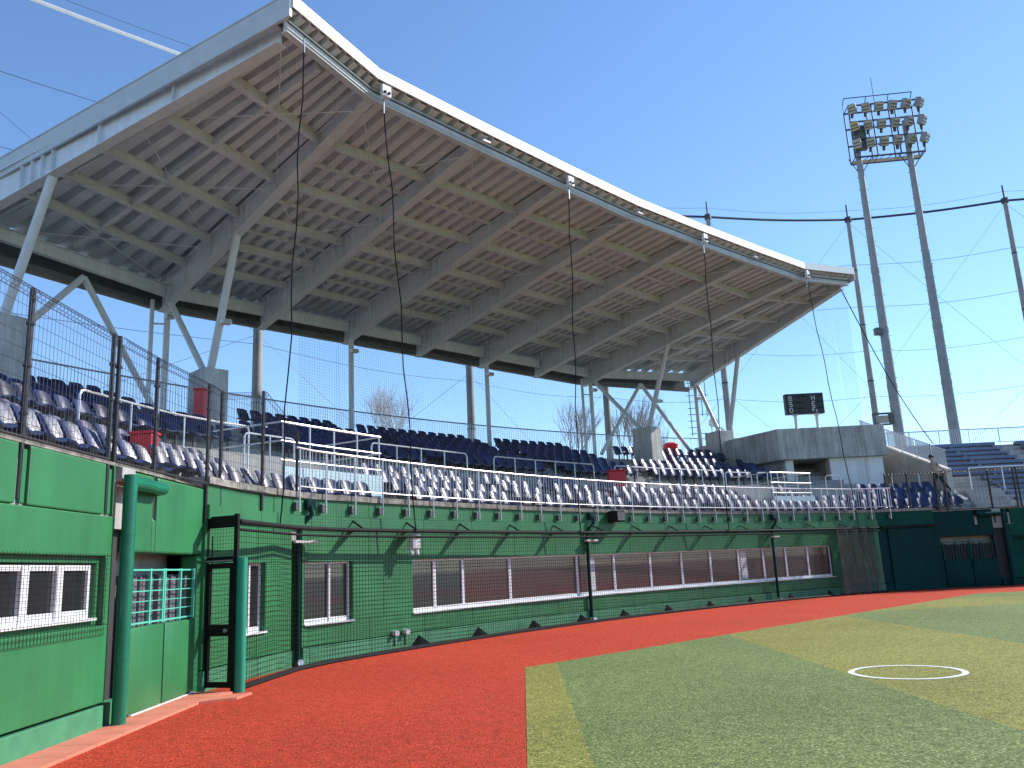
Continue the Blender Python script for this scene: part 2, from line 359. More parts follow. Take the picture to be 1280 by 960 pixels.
# ------------------------------------------------------------------ left field wall
def window(parent, P0, ex, n, w, h, z0, sashes, depth=0.14, sill=True, glass='glass', gaps=None, fr=0.05, botfr=0.10):
    """window on a wall: P0 = left bottom corner on wall face (2D), ex = direction along, n = outward normal (2D)"""
    ex3 = Vector((ex.x, ex.y, 0)); n3 = Vector((n.x, n.y, 0)); ez = Vector((0,0,1)); B = Vector((P0.x, P0.y, z0))
    ax = (ex3, n3, ez)
    f = MB()
    def fb(a0, a1, c0, c1, d0, d1): f.box(B+ex3*((a0+a1)/2)+ez*((c0+c1)/2)+n3*((d0+d1)/2), (a1-a0, abs(d1-d0), c1-c0), ax)
    fb(0, w, 0, botfr, -depth, -depth+0.07); fb(0, w, h-fr, h, -depth, -depth+0.07)
    fb(0, fr, botfr, h-fr, -depth, -depth+0.07); fb(w-fr, w, botfr, h-fr, -depth, -depth+0.07)
    win = f.build('window', M['frame'], parent, bevel=0.004)
    for (a, t) in sashes[1:-1]:
        q = MB(); q.box(B+ex3*a+ez*(h/2)+n3*(-depth+0.045), (t, 0.085, h-0.01), ax); q.build('mullion', M['frame'], win, bevel=0.004)
    for (a, t), (b_, t2) in zip(sashes[:-1], sashes[1:]):
        a0 = a+t/2; a1 = b_-t2/2
        q = MB(); q.box(B+ex3*((a0+a1)/2)+ez*((botfr+h-fr)/2)+n3*(-depth+0.03), (a1-a0-0.002, 0.012, h-fr-botfr-0.002), ax); q.build('pane', M[glass], win)
    if sill:
        q = MB(); q.box(B+ex3*(w/2)+ez*(-0.012)+n3*(-depth/2+0.03), (w+0.04, depth+0.03, 0.03), ax); q.build('sill', M['frame'], win, bevel=0.004)
    return win

def field_wall(mirror=False):
    """wall in the plane X=0 (left); mirrored about the axis for the right (X,Y)->(-Y,-X)"""
    T = (lambda p: Vector((-p[1], -p[0], p[2]))) if mirror else (lambda p: Vector(p))
    lab = ('dark shaded green wall with a recessed gate under the bench seats at the right' if mirror else 'sunlit green concrete wall with a netted white window at the left edge')
    GR, GP, GPL = (M['wall_shade'], M['pad_dk_shade'], M['pad_dk_shade']) if mirror else (M['green'], M['green_pad'], M['green_plinth'])  # mirrored wall takes the darker copies with painted shade
    root = thing('field_wall', lab, 'wall', T((0,-26,0)))
    def bx(name, m, x0, x1, y0, y1, z0, z1, bev=0.012, **kw):
        b = MB(); b.box(((x0+x1)/2,(y0+y1)/2,(z0+z1)/2), (x1-x0, y1-y0, z1-z0)); b.v = [tuple(T(v)) for v in b.v]
        return b.build(name, m, root, bevel=bev, **kw)
    # lower courses (window between y=-28.3 and -24.85)
    yb = -24.70
    wy0, wy1, wz0, wz1 = -28.0, -24.85, 1.17, 1.96
    cuts = [-48, -45, -42, -39, -36, -33, -30.6]
    for a, b_ in zip(cuts[:-1], cuts[1:]): bx('wall_panel', GR, -0.3, 0, a+0.005, b_-0.005, 0.30, 2.435)
    bx('wall_panel', GR, -0.3, 0, -30.595, yb, 0.30, wz0)
    bx('wall_panel', GR, -0.3, 0, -30.595, wy0, wz0+0.002, wz1)
    bx('wall_panel', GR, -0.3, 0, wy1, yb, wz0+0.002, wz1)
    bx('wall_panel', GR, -0.3, 0, -30.595, yb, wz1+0.002, 2.435)
    # top course with post slots
    slots = [-33.0, -31.0, -28.85, -26.65, -24.86]
    prev = -48.0
    for sl_ in slots:
        bx('wall_panel', GR, -0.3, -0.003, prev+0.004, sl_-0.10, 2.445, 3.05, 0.018); prev = sl_+0.10
    bx('wall_panel', GR, -0.3, -0.003, prev+0.004, yb-0.02, 2.445, 3.05, 0.015)
    bx('wall_back', GR, -0.42, -0.301, -48, yb, 0.0, 3.0, 0)
    bx('plinth', GPL, -0.3, 0.012, -48, yb-0.04, 0.0, 0.27, 0.01)
    # stepped reveal and window
    bx('reveal', GR, -0.28, -0.075, wy0, wy1, wz1-0.075, wz1-0.001, 0.004)
    bx('reveal', GR, -0.28, -0.075, wy0, wy1, wz0+0.001, wz0+0.06, 0.004)
    bx('reveal', GR, -0.28, -0.075, wy1-0.085, wy1-0.001, wz0+0.062, wz1-0.077, 0.004)
    if not mirror:
        P0 = Vector((-0.06, wy0+0.02)); sash = []
        a = 0.0; top = wy1-0.16-(wy0+0.02)
        edges = [top-0.655*i for i in range(5)][::-1]
        sash = [(edges[0], 0.10)]+[(e, 0.13) for e in edges[1:-1]]+[(edges[-1], 0.06)]
        P0b = Vector((-0.06, wy0+0.02+edges[0]-0.05))
        sh = edges[0]-0.05
        sash = [(s_-sh, t) for s_, t in sash]
        window(root, P0b, Vector((0,1)), Vector((1,0)), edges[-1]-sh+0.03, 0.60, wz0+0.09, sash, depth=0.12, botfr=0.10, fr=0.06)
        # window guard mesh
        q = MB(); z = wz0-0.10
        while z < wz1+0.03: q.tube((0.022, wy0-0.1, z), (0.022, wy1+0.02, z), 0.0030, 3); z += 0.062
        y = wy0-0.1
        while y < wy1+0.02: q.tube((0.024, y, wz0-0.10), (0.024, y, wz1+0.03), 0.0030, 3); y += 0.062
        q.build('window_guard', M['black'], root, kind='stuff')
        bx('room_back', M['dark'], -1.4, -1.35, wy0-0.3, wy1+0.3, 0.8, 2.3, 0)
    for yy in slots:
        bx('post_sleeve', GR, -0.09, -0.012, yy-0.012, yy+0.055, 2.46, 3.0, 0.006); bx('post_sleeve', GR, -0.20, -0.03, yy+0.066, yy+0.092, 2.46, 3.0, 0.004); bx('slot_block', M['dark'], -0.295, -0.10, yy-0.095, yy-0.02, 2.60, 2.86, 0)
    bx('wall_back', GR, -0.42, -0.301, -24.62, -21.7, 2.03, 3.05, 0)
    # lintel beam over the gate, recess
    bx('wall_panel', GP, -0.25, 0.0, -24.22, -23.62, 2.02, 3.04, 0.03)
    bx('wall_panel', GP, -0.25, 0.0, -23.50, -21.80, 2.02, 3.04, 0.03)
    bx('wall_panel', GP, -0.25, -0.004, -23.618, -23.502, 2.02, 2.46, 0.02)
    bx('recess_wall', M['conc'], -0.62, -0.55, -24.6, -21.8, 0, 3.0, 0)
    bx('recess_wall', M['room'], -0.54, -0.36, -24.56, -24.5, 0, 3.0, 0)
    bx('lintel', (M['pad_dk_shade'] if mirror else M['kerb']), -0.54, -0.26, -24.4, -21.9, 2.06, 2.9, 0.01)  # right lintel and kerb painted dark teal in place of shade
    bx('jamb', GP, -0.25, 0.0, -21.99, -21.78, 0.0, 2.01, 0.02)
    bx('wall_panel', M['dark'], -0.35, -0.16, -24.66, -24.24, 0.0, 3.0, 0.0)
    bx('plinth', GPL, -0.16, 0.005, -24.6, -24.25, 0.0, 0.28, 0.01)
    bx('kerb', (M['pad_dk_shade'] if mirror else M['kerb']), -0.06, 0.03, -24.05, -22.0, 0.0, 0.045, 0.006)
    bx('coping', M['conc'], -0.28, 0.02, -24.6, -24.24, 2.88, 3.06, 0.01)
    bx('lip', M['lip'], -0.6, -0.02, -48, -21.8, 3.055, 3.10, 0.01)
    return root, T
left_wall, TL = field_wall(False)
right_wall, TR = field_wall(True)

def storage_gate(T, label):
    root = thing('storage_gate', label, 'gate', T((0,-23.05,0)))
    y0, ym, y1 = -24.2, -23.12, -22.02
    for a, b_ in ((y0, ym-0.012), (ym+0.012, y1)):
        b = MB(); b.box((-0.035, (a+b_)/2, 0.57), (0.10, b_-a, 1.04)); b.v = [tuple(T(v)) for v in b.v]
        b.build('pad', (M['pad_dk_shade'] if T is TR else M['green_pad']), root, bevel=0.035, smooth=True)
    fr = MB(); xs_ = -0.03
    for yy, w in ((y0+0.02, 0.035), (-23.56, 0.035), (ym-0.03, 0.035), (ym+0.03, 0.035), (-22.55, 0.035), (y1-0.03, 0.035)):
        q = MB(); q.box((xs_, yy, 1.46), (w, w, 0.72)); q.v = [tuple(T(v)) for v in q.v]; q.build('upright', (M['wall_shade'] if T is TR else M['teal']), root)
    for zz, th in ((1.80, 0.022), (1.67, 0.010), (1.53, 0.014), (1.40, 0.010), (1.27, 0.014), (1.13, 0.022)):
        q = MB(); q.box((xs_+0.003, (y0+y1)/2, zz), (th, y1-y0, th)); q.v = [tuple(T(v)) for v in q.v]; q.build('cross_bar', (M['wall_shade'] if T is TR else M['teal']), root)
    # dark rolls standing behind the grille
    yy = y0+0.08; i = 0
    while yy < y1-0.05:
        q = MB(); q.tube(T((-0.16, yy, 0.2)), T((-0.16-0.02*(i%2), yy+0.01, 1.74-0.02*(i%3))), 0.055, 8); q.build('roll', (M['dark'] if T is TR else M['hose']), root, smooth=True); yy += 0.125; i += 1  # right-hand rolls darker, their shade put into the colour
    return root
storage_gate(TL, 'teal barred storage gate with two green pads beside the black wire door')
storage_gate(TR, 'dark shaded storage gate with two pads at the far right wall')

def downpipe(T, label):
    r = thing('drain_pipe', label, 'pipe', T((0.13,-24.60,0)))
    b = MB(); b.tube(T((0.13,-24.60,0.0)), T((0.13,-24.60,2.95)), 0.082, 20); b.build('pipe', (M['pad_dk_shade'] if T is TR else M['pipe_green']), r, smooth=True)
    b = MB(); b.path([T(p) for p in ((0.13,-24.60,2.86),(0.13,-24.2,2.86),(0.13,-23.78,2.86),(0.13,-23.66,2.86),(0.04,-23.60,2.86),(-0.06,-23.60,2.86))], 0.085, 16); b.build('branch', (M['pad_dk_shade'] if T is TR else M['pipe_green']), r, smooth=True)
    for z in (0.75, 1.55, 2.2):
        b = MB(); b.tube(T((0.13,-24.60,z)), T((0.13,-24.60,z+0.03)), 0.086, 20); b.build('collar', (M['pad_dk_shade'] if T is TR else M['pipe_green']), r, smooth=True)
downpipe(TL, 'thick glossy green drain pipe standing on the left wall beside the gate')
downpipe(TR, 'dark green drain pipe at the far right edge of the shaded wall')

# ------------------------------------------------------------------ wire fences above the side walls
def wire_fence(T, label, dense, posts):
    root = thing('wire_fence', label, 'fence', T((0.05,-26,3.0)))
    for (x, yy, z0, z1, r) in posts:
        b = MB(); b.tube(T((x,yy,z0)), T((x,yy,z1)), r, 10)
        p = b.build('post', M['fence'], root, smooth=True)
        for zc in (3.35, 3.85, 4.3):
            if zc < z1: c_ = MB(); c_.tube(T((x,yy,zc)), T((x,yy,zc+0.03)), r+0.012, 10); c_.build('clamp', M['fence'], p)
    for (a, b_) in zip(posts[:-1], posts[1:]):
        if (Vector(a[:2])-Vector(b_[:2])).length < 0.35: continue
        A = Vector((a[0]+0.05, a[1], 0)); B = Vector((b_[0]+0.05, b_[1], 0)); L = (B-A).length; d = (B-A)/L
        zt0, zt1 = a[3]-0.02, b_[3]-0.02
        q = MB(); step = 0.075 if dense else 0.15; k = 0.0
        while k < L:
            zt = zt0+(zt1-zt0)*k/L; p = A+d*k
            q.tube(T((p.x,p.y,3.08)), T((p.x,p.y,zt)), 0.0026, 3, cap=False); k += step
        z = 3.1
        while z < min(zt0, zt1)-0.02:
            q.tube(T((A.x,A.y,z)), T((B.x,B.y,z)), 0.003, 3, cap=False); z += 0.15
        o_ = Vector((0.06,0,0))
        for dz, dx in ((0.0,0.0),(-0.06,0.05),(-0.12,0.0)):
            q.tube(T((A.x+dx,A.y,zt0+dz)), T((B.x+dx,B.y,zt1+dz)), 0.0045, 4, cap=False)
        k = 0.0
        while k < L:
            p = A+d*k; zt = zt0+(zt1-zt0)*k/L
            q.tube(T((p.x,p.y,zt)), T((p.x+0.05,p.y,zt-0.06)), 0.0026, 3, cap=False); q.tube(T((p.x+0.05,p.y,zt-0.06)), T((p.x,p.y,zt-0.12)), 0.0026, 3, cap=False); k += step
        q.build('mesh_panel', M['fence'], root, kind='stuff')
        b = MB(); b.tube(T((a[0]+0.02,a[1],3.12)), T((b_[0]+0.02,b_[1],3.12)), 0.02, 6); b.build('bottom_rail', M['fence'], root)
        if not dense:
            b = MB(); b.tube(T((a[0]+0.02,a[1],zt0)), T((b_[0]+0.02,b_[1],zt1)), 0.028, 6); b.build('top_rail', M['fence'], root)
    return root
lp = [(-0.05,-33.0,2.55,4.70,0.031), (-0.05,-31.0,2.55,4.70,0.031), (-0.05,-28.85,2.55,4.70,0.031), (-0.05,-26.65,2.50,4.70,0.031), (-0.05,-24.86,2.50,4.70,0.031), (-0.05,-24.70,2.50,4.72,0.031), (-0.05,-23.56,2.48,4.72,0.031),
      (0.03,-21.80,2.5,4.73,0.029), (0.07,-21.32,2.5,4.70,0.029), (0.35,-19.98,2.55,4.98,0.029), (0.62,-18.65,2.55,4.42,0.029)]
wire_fence(TL, 'dark welded wire fence on top of the left green wall', True, lp)
rp_ = [(-0.05,-20.1,2.3,4.72,0.04), (-0.05,-21.0,2.5,4.72,0.04), (-0.05,-22.15,2.5,4.71,0.04), (-0.05,-22.52,2.5,4.70,0.04), (-0.05,-24.35,2.5,4.70,0.04), (-0.05,-25.4,2.5,4.70,0.04), (-0.05,-25.55,2.5,4.70,0.04), (-0.05,-27.6,2.5,4.70,0.04), (-0.05,-30.0,2.5,4.70,0.04), (-0.05,-32.0,2.5,4.70,0.04)]
wire_fence(TR, 'black post fence on top of the shaded right wall', False, rp_)

# ------------------------------------------------------------------ curved backstop wall
bw = thing('backstop_wall', 'curved green backstop wall with a long strip of reflective windows', 'wall', P3(11.7,0,0))
sL, sR = s_of_Y(-21.78), -s_of_Y(-21.78)
def panels(z0, z1, th, m, seams, proud=0.0, name='wall_panel', bev=0.006):
    segs = []
    for a, b_ in zip(seams[:-1], seams[1:]):
        cutp = sorted([a, b_]+[c for c in ((gap if z0 < 2.5 else ())+(sD,)) if a+0.02 < c < b_-0.02])
        segs += [(c0, c1) for c0, c1 in zip(cutp[:-1], cutp[1:]) if not (z0 < 2.5 and c0 > gap[0]-0.03 and c1 < gap[1]+0.03)]
    for a, b_ in segs:
        m_ = m if (a+b_)/2 < sD or m is M['lip'] else (M['wall_shade'] if z0 > 2.5 else M['pad_dk_shade'])  # right end of the curve switches to the teal with painted shade
        b = MB(); sweep_s(b, rect(-proud, th, z0, z1), a+0.006, b_-0.006, 0.6); b.build(name, m_, bw)
strip_v = [-9.27,-8.41,-7.36,-5.5,-2.52,-0.75,1.07,2.7,4.24,5.78,7.15,8.4,9.62,10.88]
w0, w1 = s_of_v(-9.27), s_of_v(10.88)
win1 = (s_of_v(-14.32), s_of_v(-13.72)); win2 = (s_of_v(-12.52), s_of_v(-11.17))
gap = (s_of_v(-12.93), s_of_v(-12.60)); sD = s_of_v(13.3)
seams = srange(sL, sR, 1.8)
panels(0.32, 0.72, 0.3, M['green'], seams)
panels(0.0, 0.30, 0.3, M['green_plinth'], seams, 0.03, 'plinth')
panels(1.90, 2.56, 0.3, M['green'], seams)
panels(2.57, 2.79, 0.3, M['green'], seams, 0.06, 'ledge')
panels(2.80, 3.12, 0.3, M['green'], seams)
panels(3.122, 3.235, 0.35, M['lip'], seams, 0.05, 'lip')
def cutseams(a, b_): return srange(a, b_, 1.8)
for a, b_ in ((sL, win1[0]), (win1[1], win2[0]), (win2[1], w0), (w1, sR)):
    panels(0.725, 1.895, 0.3, M['green'], cutseams(a, b_))
b = MB(); sweep_s(b, rect(0.31, 0.4, 0.0, 3.1), sL, win1[0]); sweep_s(b, rect(0.31, 0.4, 0.0, 3.1), win1[1], win2[0]); sweep_s(b, rect(0.31,0.4,0.0,3.1), win2[1], w0); sweep_s(b, rect(0.31,0.4,0.0,3.1), w1, sR)
b.build('wall_back', M['dark'], bw)
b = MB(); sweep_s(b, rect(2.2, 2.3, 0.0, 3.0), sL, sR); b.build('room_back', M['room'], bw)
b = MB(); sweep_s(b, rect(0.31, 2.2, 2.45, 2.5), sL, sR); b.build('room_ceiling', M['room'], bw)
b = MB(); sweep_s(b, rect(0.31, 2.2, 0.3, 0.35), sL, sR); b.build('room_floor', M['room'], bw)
def wall_window(sa, sb, sash_f, glass, thick=0.05):
    pa, _ = at_s(sa); pb, _ = at_s(sb); ex = (pb-pa); w = ex.length; ex = ex/w; n = Vector((ex.y, -ex.x))
    return window(bw, pa, ex, n, w, 1.17, 0.725, [(f*w, t) for f, t in sash_f], depth=0.16, glass=glass, botfr=0.09, fr=0.045)
wall_window(win1[0], win1[1], [(0,0.05),(0.42,0.05),(1,0.05)], 'glass')
wall_window(win2[0], win2[1], [(0,0.05),(0.56,0.05),(1,0.05)], 'glass')
for i in range(len(strip_v)-1):
    a, b_ = s_of_v(strip_v[i]), s_of_v(strip_v[i+1])
    t0 = 0.12 if i == 2 else 0.05
    wall_window(a, b_-0.001, [(0, t0),(1,0.05)], 'glass' if i < 2 else 'mirrorglass')
b = MB(); sweep_s(b, rect(-0.07, -0.002, 0.03, 2.44), s_of_v(13.65), s_of_v(15.25)); b.build('sliding_door', M['pad_dk_shade'], bw)
b = MB(); sweep_s(b, rect(-0.12, -0.002, 2.46, 2.55), s_of_v(13.4), s_of_v(15.4)); b.build('door_track', M['black'], bw)
for v in (-2.0, 5.9):    # pale curtains behind the strip glass
    s0 = s_of_v(v); b = MB(); sweep_s(b, rect(0.115, 0.121, 0.85, 1.80), s0, s0+0.34, 0.1); b.build('curtain', M['curtain'], bw)
# small foot blocks where the guard rail brackets are bolted on the wall (part of railing below)

# ------------------------------------------------------------------ seating terrace
tr = thing('seating_terrace', 'stepped concrete terrace carrying the navy seats behind the backstop', 'terrace', P3(6,0,3))
sA = s_of_Y(-44); sB = s_of_v(17.2)
def step(prof, a, b_, m=M['conc'], name='step'): b = MB(); sweep_s(b, prof, a, b_, 0.8); b.build(name, m, tr)
sE = -s_of_Y(-46)
LOW = [(0.05 if k == 0 else 0.04+0.73*k, 0.77+0.73*k, 2.90+0.28*k) for k in range(4)]
for d0_, d1_, z in LOW: step(rect(d0_, d1_, 2.3, z), sA, sE)
step(rect(2.96, 4.07, 2.3, 4.0), sA, sE)
UP = [(4.07+0.76*k, 4.66+0.27*k) for k in range(7)]
sUE = s_of_v(14.8)
for k, (d, z) in enumerate(UP): step(rect(d, d+0.76, 3.0, z), sA, sUE)
step(rect(9.39, 11.2, 3.0, 6.45), sA, s_of_v(15.2))
# low concrete wall at the back of the concourse
step(rect(11.0, 11.2, 6.46, 6.6), sA, s_of_v(15.0), M['conc'], 'kerb')
# aisle steps (half risers) between the seat blocks
AISLE_U = [-16.4, -3.35, 2.25, 6.7]
AISLE_L = [(-15.4,0.55), (-8.5,0.75), (-3.4,0.45), (-1.1,0.5), (1.8,0.4), (5.7,0.45)]
for s in AISLE_U:
    for k, (d, z) in enumerate(UP):
        b = MB(); sweep_s(b, rect(d-0.36, d-0.002, z-0.30, z-0.135), s-0.45, s+0.45, 0.5); b.build('aisle_step', M['conc'], tr)

# ------------------------------------------------------------------ seats
def seat_proto():
    r = thing('stadium_seat', 'x', 'seat', (0,0,0))
    # local frame: +X towards the field, Y along the row, origin on the floor below the backrest
    # backrest shell: rounded top, slight curve, from a grid
    nu, nv = 6, 6; vs = []; fs = []
    def bp(i, j, t):
        h = j/nv; a = i/nu*2-1
        wd = 0.205*(1-0.12*h**2)*(1 if j < nv else 0.90)
        x = 0.06-0.115*h-0.035*h*h-0.03*(1-a*a)+0.05*a*a*(1-0.45*h)
        return (x-t, a*wd, 0.455+0.345*h-(0.03*a**6 if j == nv else 0))
    for t in (0.0, 0.028):
        for j in range(nv+1):
            for i in range(nu+1): vs.append(bp(i, j, t))
    N = (nu+1)*(nv+1)
    for j in range(nv):
        for i in range(nu):
            a = j*(nu+1)+i; fs.append((a, a+1, a+nu+2, a+nu+1)); fs.append((N+a, N+a+nu+1, N+a+nu+2, N+a+1))
    rim = [i for i in range(nu+1)]+[(j+1)*(nu+1)-1 for j in range(1, nv+1)]+[nv*(nu+1)+i for i in range(nu-1,-1,-1)]+[j*(nu+1) for j in range(nv-1,0,-1)]
    for a, b_ in zip(rim, rim[1:]+rim[:1]): fs.append((a, N+a, N+b_, b_))
    b = MB(); b.add(vs, fs); b.build('backrest', M['seat'], r, smooth=True)
    vs = []; fs = []
    def sp(i, j, t):
        f = j/nv; a = i/nu*2-1
        wd = 0.215*(1 if f < 0.7 else sqrt(max(0.0, 1-((f-0.7)/0.42)**2)))
        z = 0.415+0.03*a*a-0.035*sin(pi*min(1,f*1.1))*(1-a*a)+(-0.03*(f-0.75)/0.25 if f > 0.75 else 0)
        return (0.03+0.40*f, a*wd, z-t)
    for t in (0.0, 0.03):
        for j in range(nv+1):
            for i in range(nu+1): vs.append(sp(i, j, t))
    for j in range(nv):
        for i in range(nu):
            a = j*(nu+1)+i; fs.append((a, a+1, a+nu+2, a+nu+1)); fs.append((N+a, N+a+nu+1, N+a+nu+2, N+a+1))
    for a, b_ in zip(rim, rim[1:]+rim[:1]): fs.append((a, N+a, N+b_, b_))
    b = MB(); b.add(vs, fs); b.build('seat_pan', M['seat'], r, smooth=True)
    b = MB(); b.box((0.18,0,0.20), (0.05,0.05,0.36)); b.box((0.18,0,0.008), (0.14,0.12,0.016)); b.box((0.19,0,0.372), (0.26,0.22,0.018)); b.box((0.0,0,0.42), (0.03,0.12,0.16))
    b.build('pedestal', M['seat_leg'], r)
    return r
proto = seat_proto()
spots = []   # (s, d, z, rowname)
ROWN = ['front row', 'second row', 'third row', 'fourth row', 'lowest upper row', 'second upper row', 'third upper row', 'middle upper row', 'fifth upper row', 'sixth upper row', 'topmost row']
rows = [(d1_-0.05, z) for d0_, d1_, z in LOW]+[(d+0.71, z) for d, z in UP]
bl_line = lambda p: None
for ri, (d, z) in enumerate(rows):
    lower = ri < 4
    s = s_of_Y(-35)
    off = 0.25 if ri % 2 else 0.0
    # seats are spaced evenly along the row's own curve
    while s < s_of_v(22):
        p, n = at_s(s, d); q, _ = at_s(s+0.01, d); ratio = (q-p).length/0.01
        s += 0.5/max(0.5, ratio)
        if s < s_of_Y(-35)+0.8: s += 0.13*(ri*7 % 4)
        ok = True
        if lower:
            for a, hw in AISLE_L:
                if abs(s-a) < hw: ok = False
        else:
            for a in AISLE_U:
                if abs(s-a) < 0.5: ok = False
        v = (p.x+p.y)/S2; u = (p.x-p.y)/S2
        if 1 <= ri <= 3 and (s_of_v(-12.5) < s < s_of_v(-8.9) or s_of_v(8.8) < s < s_of_v(11.6)): ok = False
        if lower and p.x > 23.4: ok = False
        if 2 <= ri <= 3 and p.x > 16.8 and p.x < 19.9: ok = False
        if not lower:
            lim = 17.2-(p.y-4.3)*0.5-0.5
            if p.x > lim: ok = False
            if abs(abs(v)-10.65) < 0.95 and 4.0 < u < 5.9: ok = False
            if v < 0 and (ri >= 7 and -10.6 < s < -7.0 or -9.9 < s < -8.9): ok = False
            if v > 0 and ri >= 7 and 7.2 < s < 8.9: ok = False
        if ok: spots.append((s, d, z, ri, p, n))
camp = Vector((4.943,-34.975))
order = sorted(range(len(spots)), key=lambda i: (spots[i][4]-camp).length)
# those left of the picture edge or behind others come last
def px_of(p, z):
    q = Vector((p.x, p.y, z))-cam.matrix_world.translation; q = cam.matrix_world.to_3x3().transposed() @ q
    return (512+1024*29.498/36*q.x/(-q.z), 384-1024*29.498/36*q.y/(-q.z)) if q.z < 0 else (-999, 0)
vis = [i for i in order if -8 < px_of(spots[i][4], spots[i][2]+0.7)[0] < 1030]
big = set(vis[:300])
count = {}
ordn = lambda k: ('%d%s' % (k, 'th' if 10 <= k % 100 <= 20 else {1:'st',2:'nd',3:'rd'}.get(k % 10, 'th')))
seatnum = {}
for i in sorted(vis, key=lambda i: (spots[i][3], spots[i][0])):
    ri = spots[i][3]; count[ri] = count.get(ri, 0)+1; seatnum[i] = count[ri]
rest = []
first = True
for i in sorted(big, key=lambda i: (spots[i][3], spots[i][0])):
    s, d, z, ri, p, n = spots[i]
    loc = (p.x, p.y, z); rz = atan2(n.y, n.x)
    if first: o = proto; o.location = loc; o.rotation_euler = (0,0,rz); first = False
    else: o = copy_tree(proto, loc, rz)
    shade = 'glossy navy' if ri < 4 else 'dark navy'
    o['label'] = '%s plastic seat, %s in view from the left in the %s' % (shade, ordn(seatnum[i]), ROWN[ri])
    o['group'] = 'navy stadium seats on the terrace'
mesh_parts = [c.data for c in proto.children]
rb = MB()
for i in range(len(spots)):
    if i in big: continue
    s, d, z, ri, p, n = spots[i]; a = atan2(n.y, n.x); ca, sa = cos(a), sin(a)
    for me in mesh_parts[:]:
        k0 = len(rb.v)
        rb.v += [(p.x+v.co.x*ca-v.co.y*sa, p.y+v.co.x*sa+v.co.y*ca, z+v.co.z) for v in me.vertices]
        rb.f += [tuple(k0+j for j in f.vertices) for f in me.polygons]
if rb.v: rb.build('distant_seats', M['seat'], label='remaining navy seats on the far and upper rows of the stand', cat='seats', kind='stuff', smooth=True)

# ------------------------------------------------------------------ railings
def rail_line(root, s0, s1, d, z, r, m, name): 
    b = MB(); b.path([at3(s, d, z) for s in srange(s0, s1, 0.6)], r, 8); b.build(name, m, root, smooth=True)
fr_ = thing('guard_railing', 'long bright metal railing with thin bars along the backstop top', 'railing', P3(11.9,0,3.2))
f0, f1 = s_of_v(-12.84), s_of_v(13.95)
rail_line(fr_, f0-0.12, f1, -0.10, 4.07, 0.023, M['rail'], 'top_rail'); rail_line(fr_, f0, f1, -0.10, 3.33, 0.015, M['rail'], 'bottom_rail')
bal = MB(); s = f0
while s < f1: bal.tube(at3(s,-0.10,3.33), at3(s,-0.10,4.06), 0.0085, 5, cap=False); s += 0.115
bal.build('balusters', M['rail'], fr_, kind='stuff')
s = f0; i = 0
while s < f1:
    b = MB(); b.tube(at3(s,-0.10,2.84), at3(s,-0.10,4.06), 0.017, 8); o = b.build('post', M['rail'], fr_, smooth=True)
    b = MB(); p, n = at_s(s); e = Vector((-n.y, n.x, 0)); n3 = Vector((n.x,n.y,0))
    b.box(at3(s-0.06,-0.05,2.94), (0.09,0.09,0.16), (n3, e, Vector((0,0,1)))); b.build('bracket', M['gutter'], o, bevel=0.01)
    s += 0.88; i += 1

def hoop_rail(label, s0, s1, d, zf, zt, n_posts, m=M['rail'], mid=False, group='white hand rails in front of the seat rows', dz=0.0, r=0.023):
    root = thing('hand_rail', label, 'railing', at3((s0+s1)/2, d, zf), group)
    pts = [at3(s0, d, zf), at3(s0, d, zt-0.10), at3(s0+0.03, d, zt-0.03), at3(s0+0.10, d, zt)]
    pts += [at3(s, d, zt+dz*(s-s0)/(s1-s0)) for s in srange(s0+0.3, s1-0.3, 0.6)]
    pts += [at3(s1-0.10, d, zt+dz), at3(s1-0.03, d, zt-0.03+dz), at3(s1, d, zt-0.10+dz), at3(s1, d, zf+dz)]
    b = MB(); b.path(pts, r, 8); b.build('top_rail', m, root, smooth=True)
    for i in range(1, n_posts-1):
        s = s0+(s1-s0)*i/(n_posts-1); b = MB(); b.tube(at3(s,d,zf), at3(s,d,zt), r*0.85, 8); b.build('post', m, root, smooth=True)
    if mid:
        b = MB(); b.path([at3(s, d, (zf+zt)/2+0.05) for s in srange(s0, s1, 0.6)], r*0.8, 8); b.build('mid_rail', m, root, smooth=True)
sv = s_of_v
RD = 3.05
hoop_rail('hand rail in front of the dark upper seats left of the second hanging rope', sv(-7.5), sv(-3.85), RD, 4.0, 5.12, 5)
hoop_rail('middle hand rail with six posts before the dark upper seats', sv(-2.7), sv(1.95), RD, 4.0, 5.12, 6)
hoop_rail('hand rail behind the small red bin beside the right pier', sv(3.0), sv(8.7), RD, 4.0, 5.12, 6)
hoop_rail('short hand rail between the lit seats and the concrete building', sv(7.9)+1.0, sv(9.3)+1.0, RD+0.05, 4.0, 5.08, 3)
hoop_rail('short stair hoop behind the left viewing platform', sv(-11.4), sv(-10.0), RD, 4.0, 4.95, 3)
hoop_rail('hand rail behind the fence running right from the tall red bin', s_of_Y(-20.7), s_of_Y(-17.2)+0.9, RD, 4.0, 5.10, 4)
hoop_rail('hand rail at the far left edge above the green wall', s_of_Y(-31), s_of_Y(-22.6), 2.98, 3.9, 4.72, 6)
hoop_rail('small stair hoop behind the left edge fence', s_of_Y(-23.9), s_of_Y(-23.2), 3.0, 3.9, 5.0, 2)
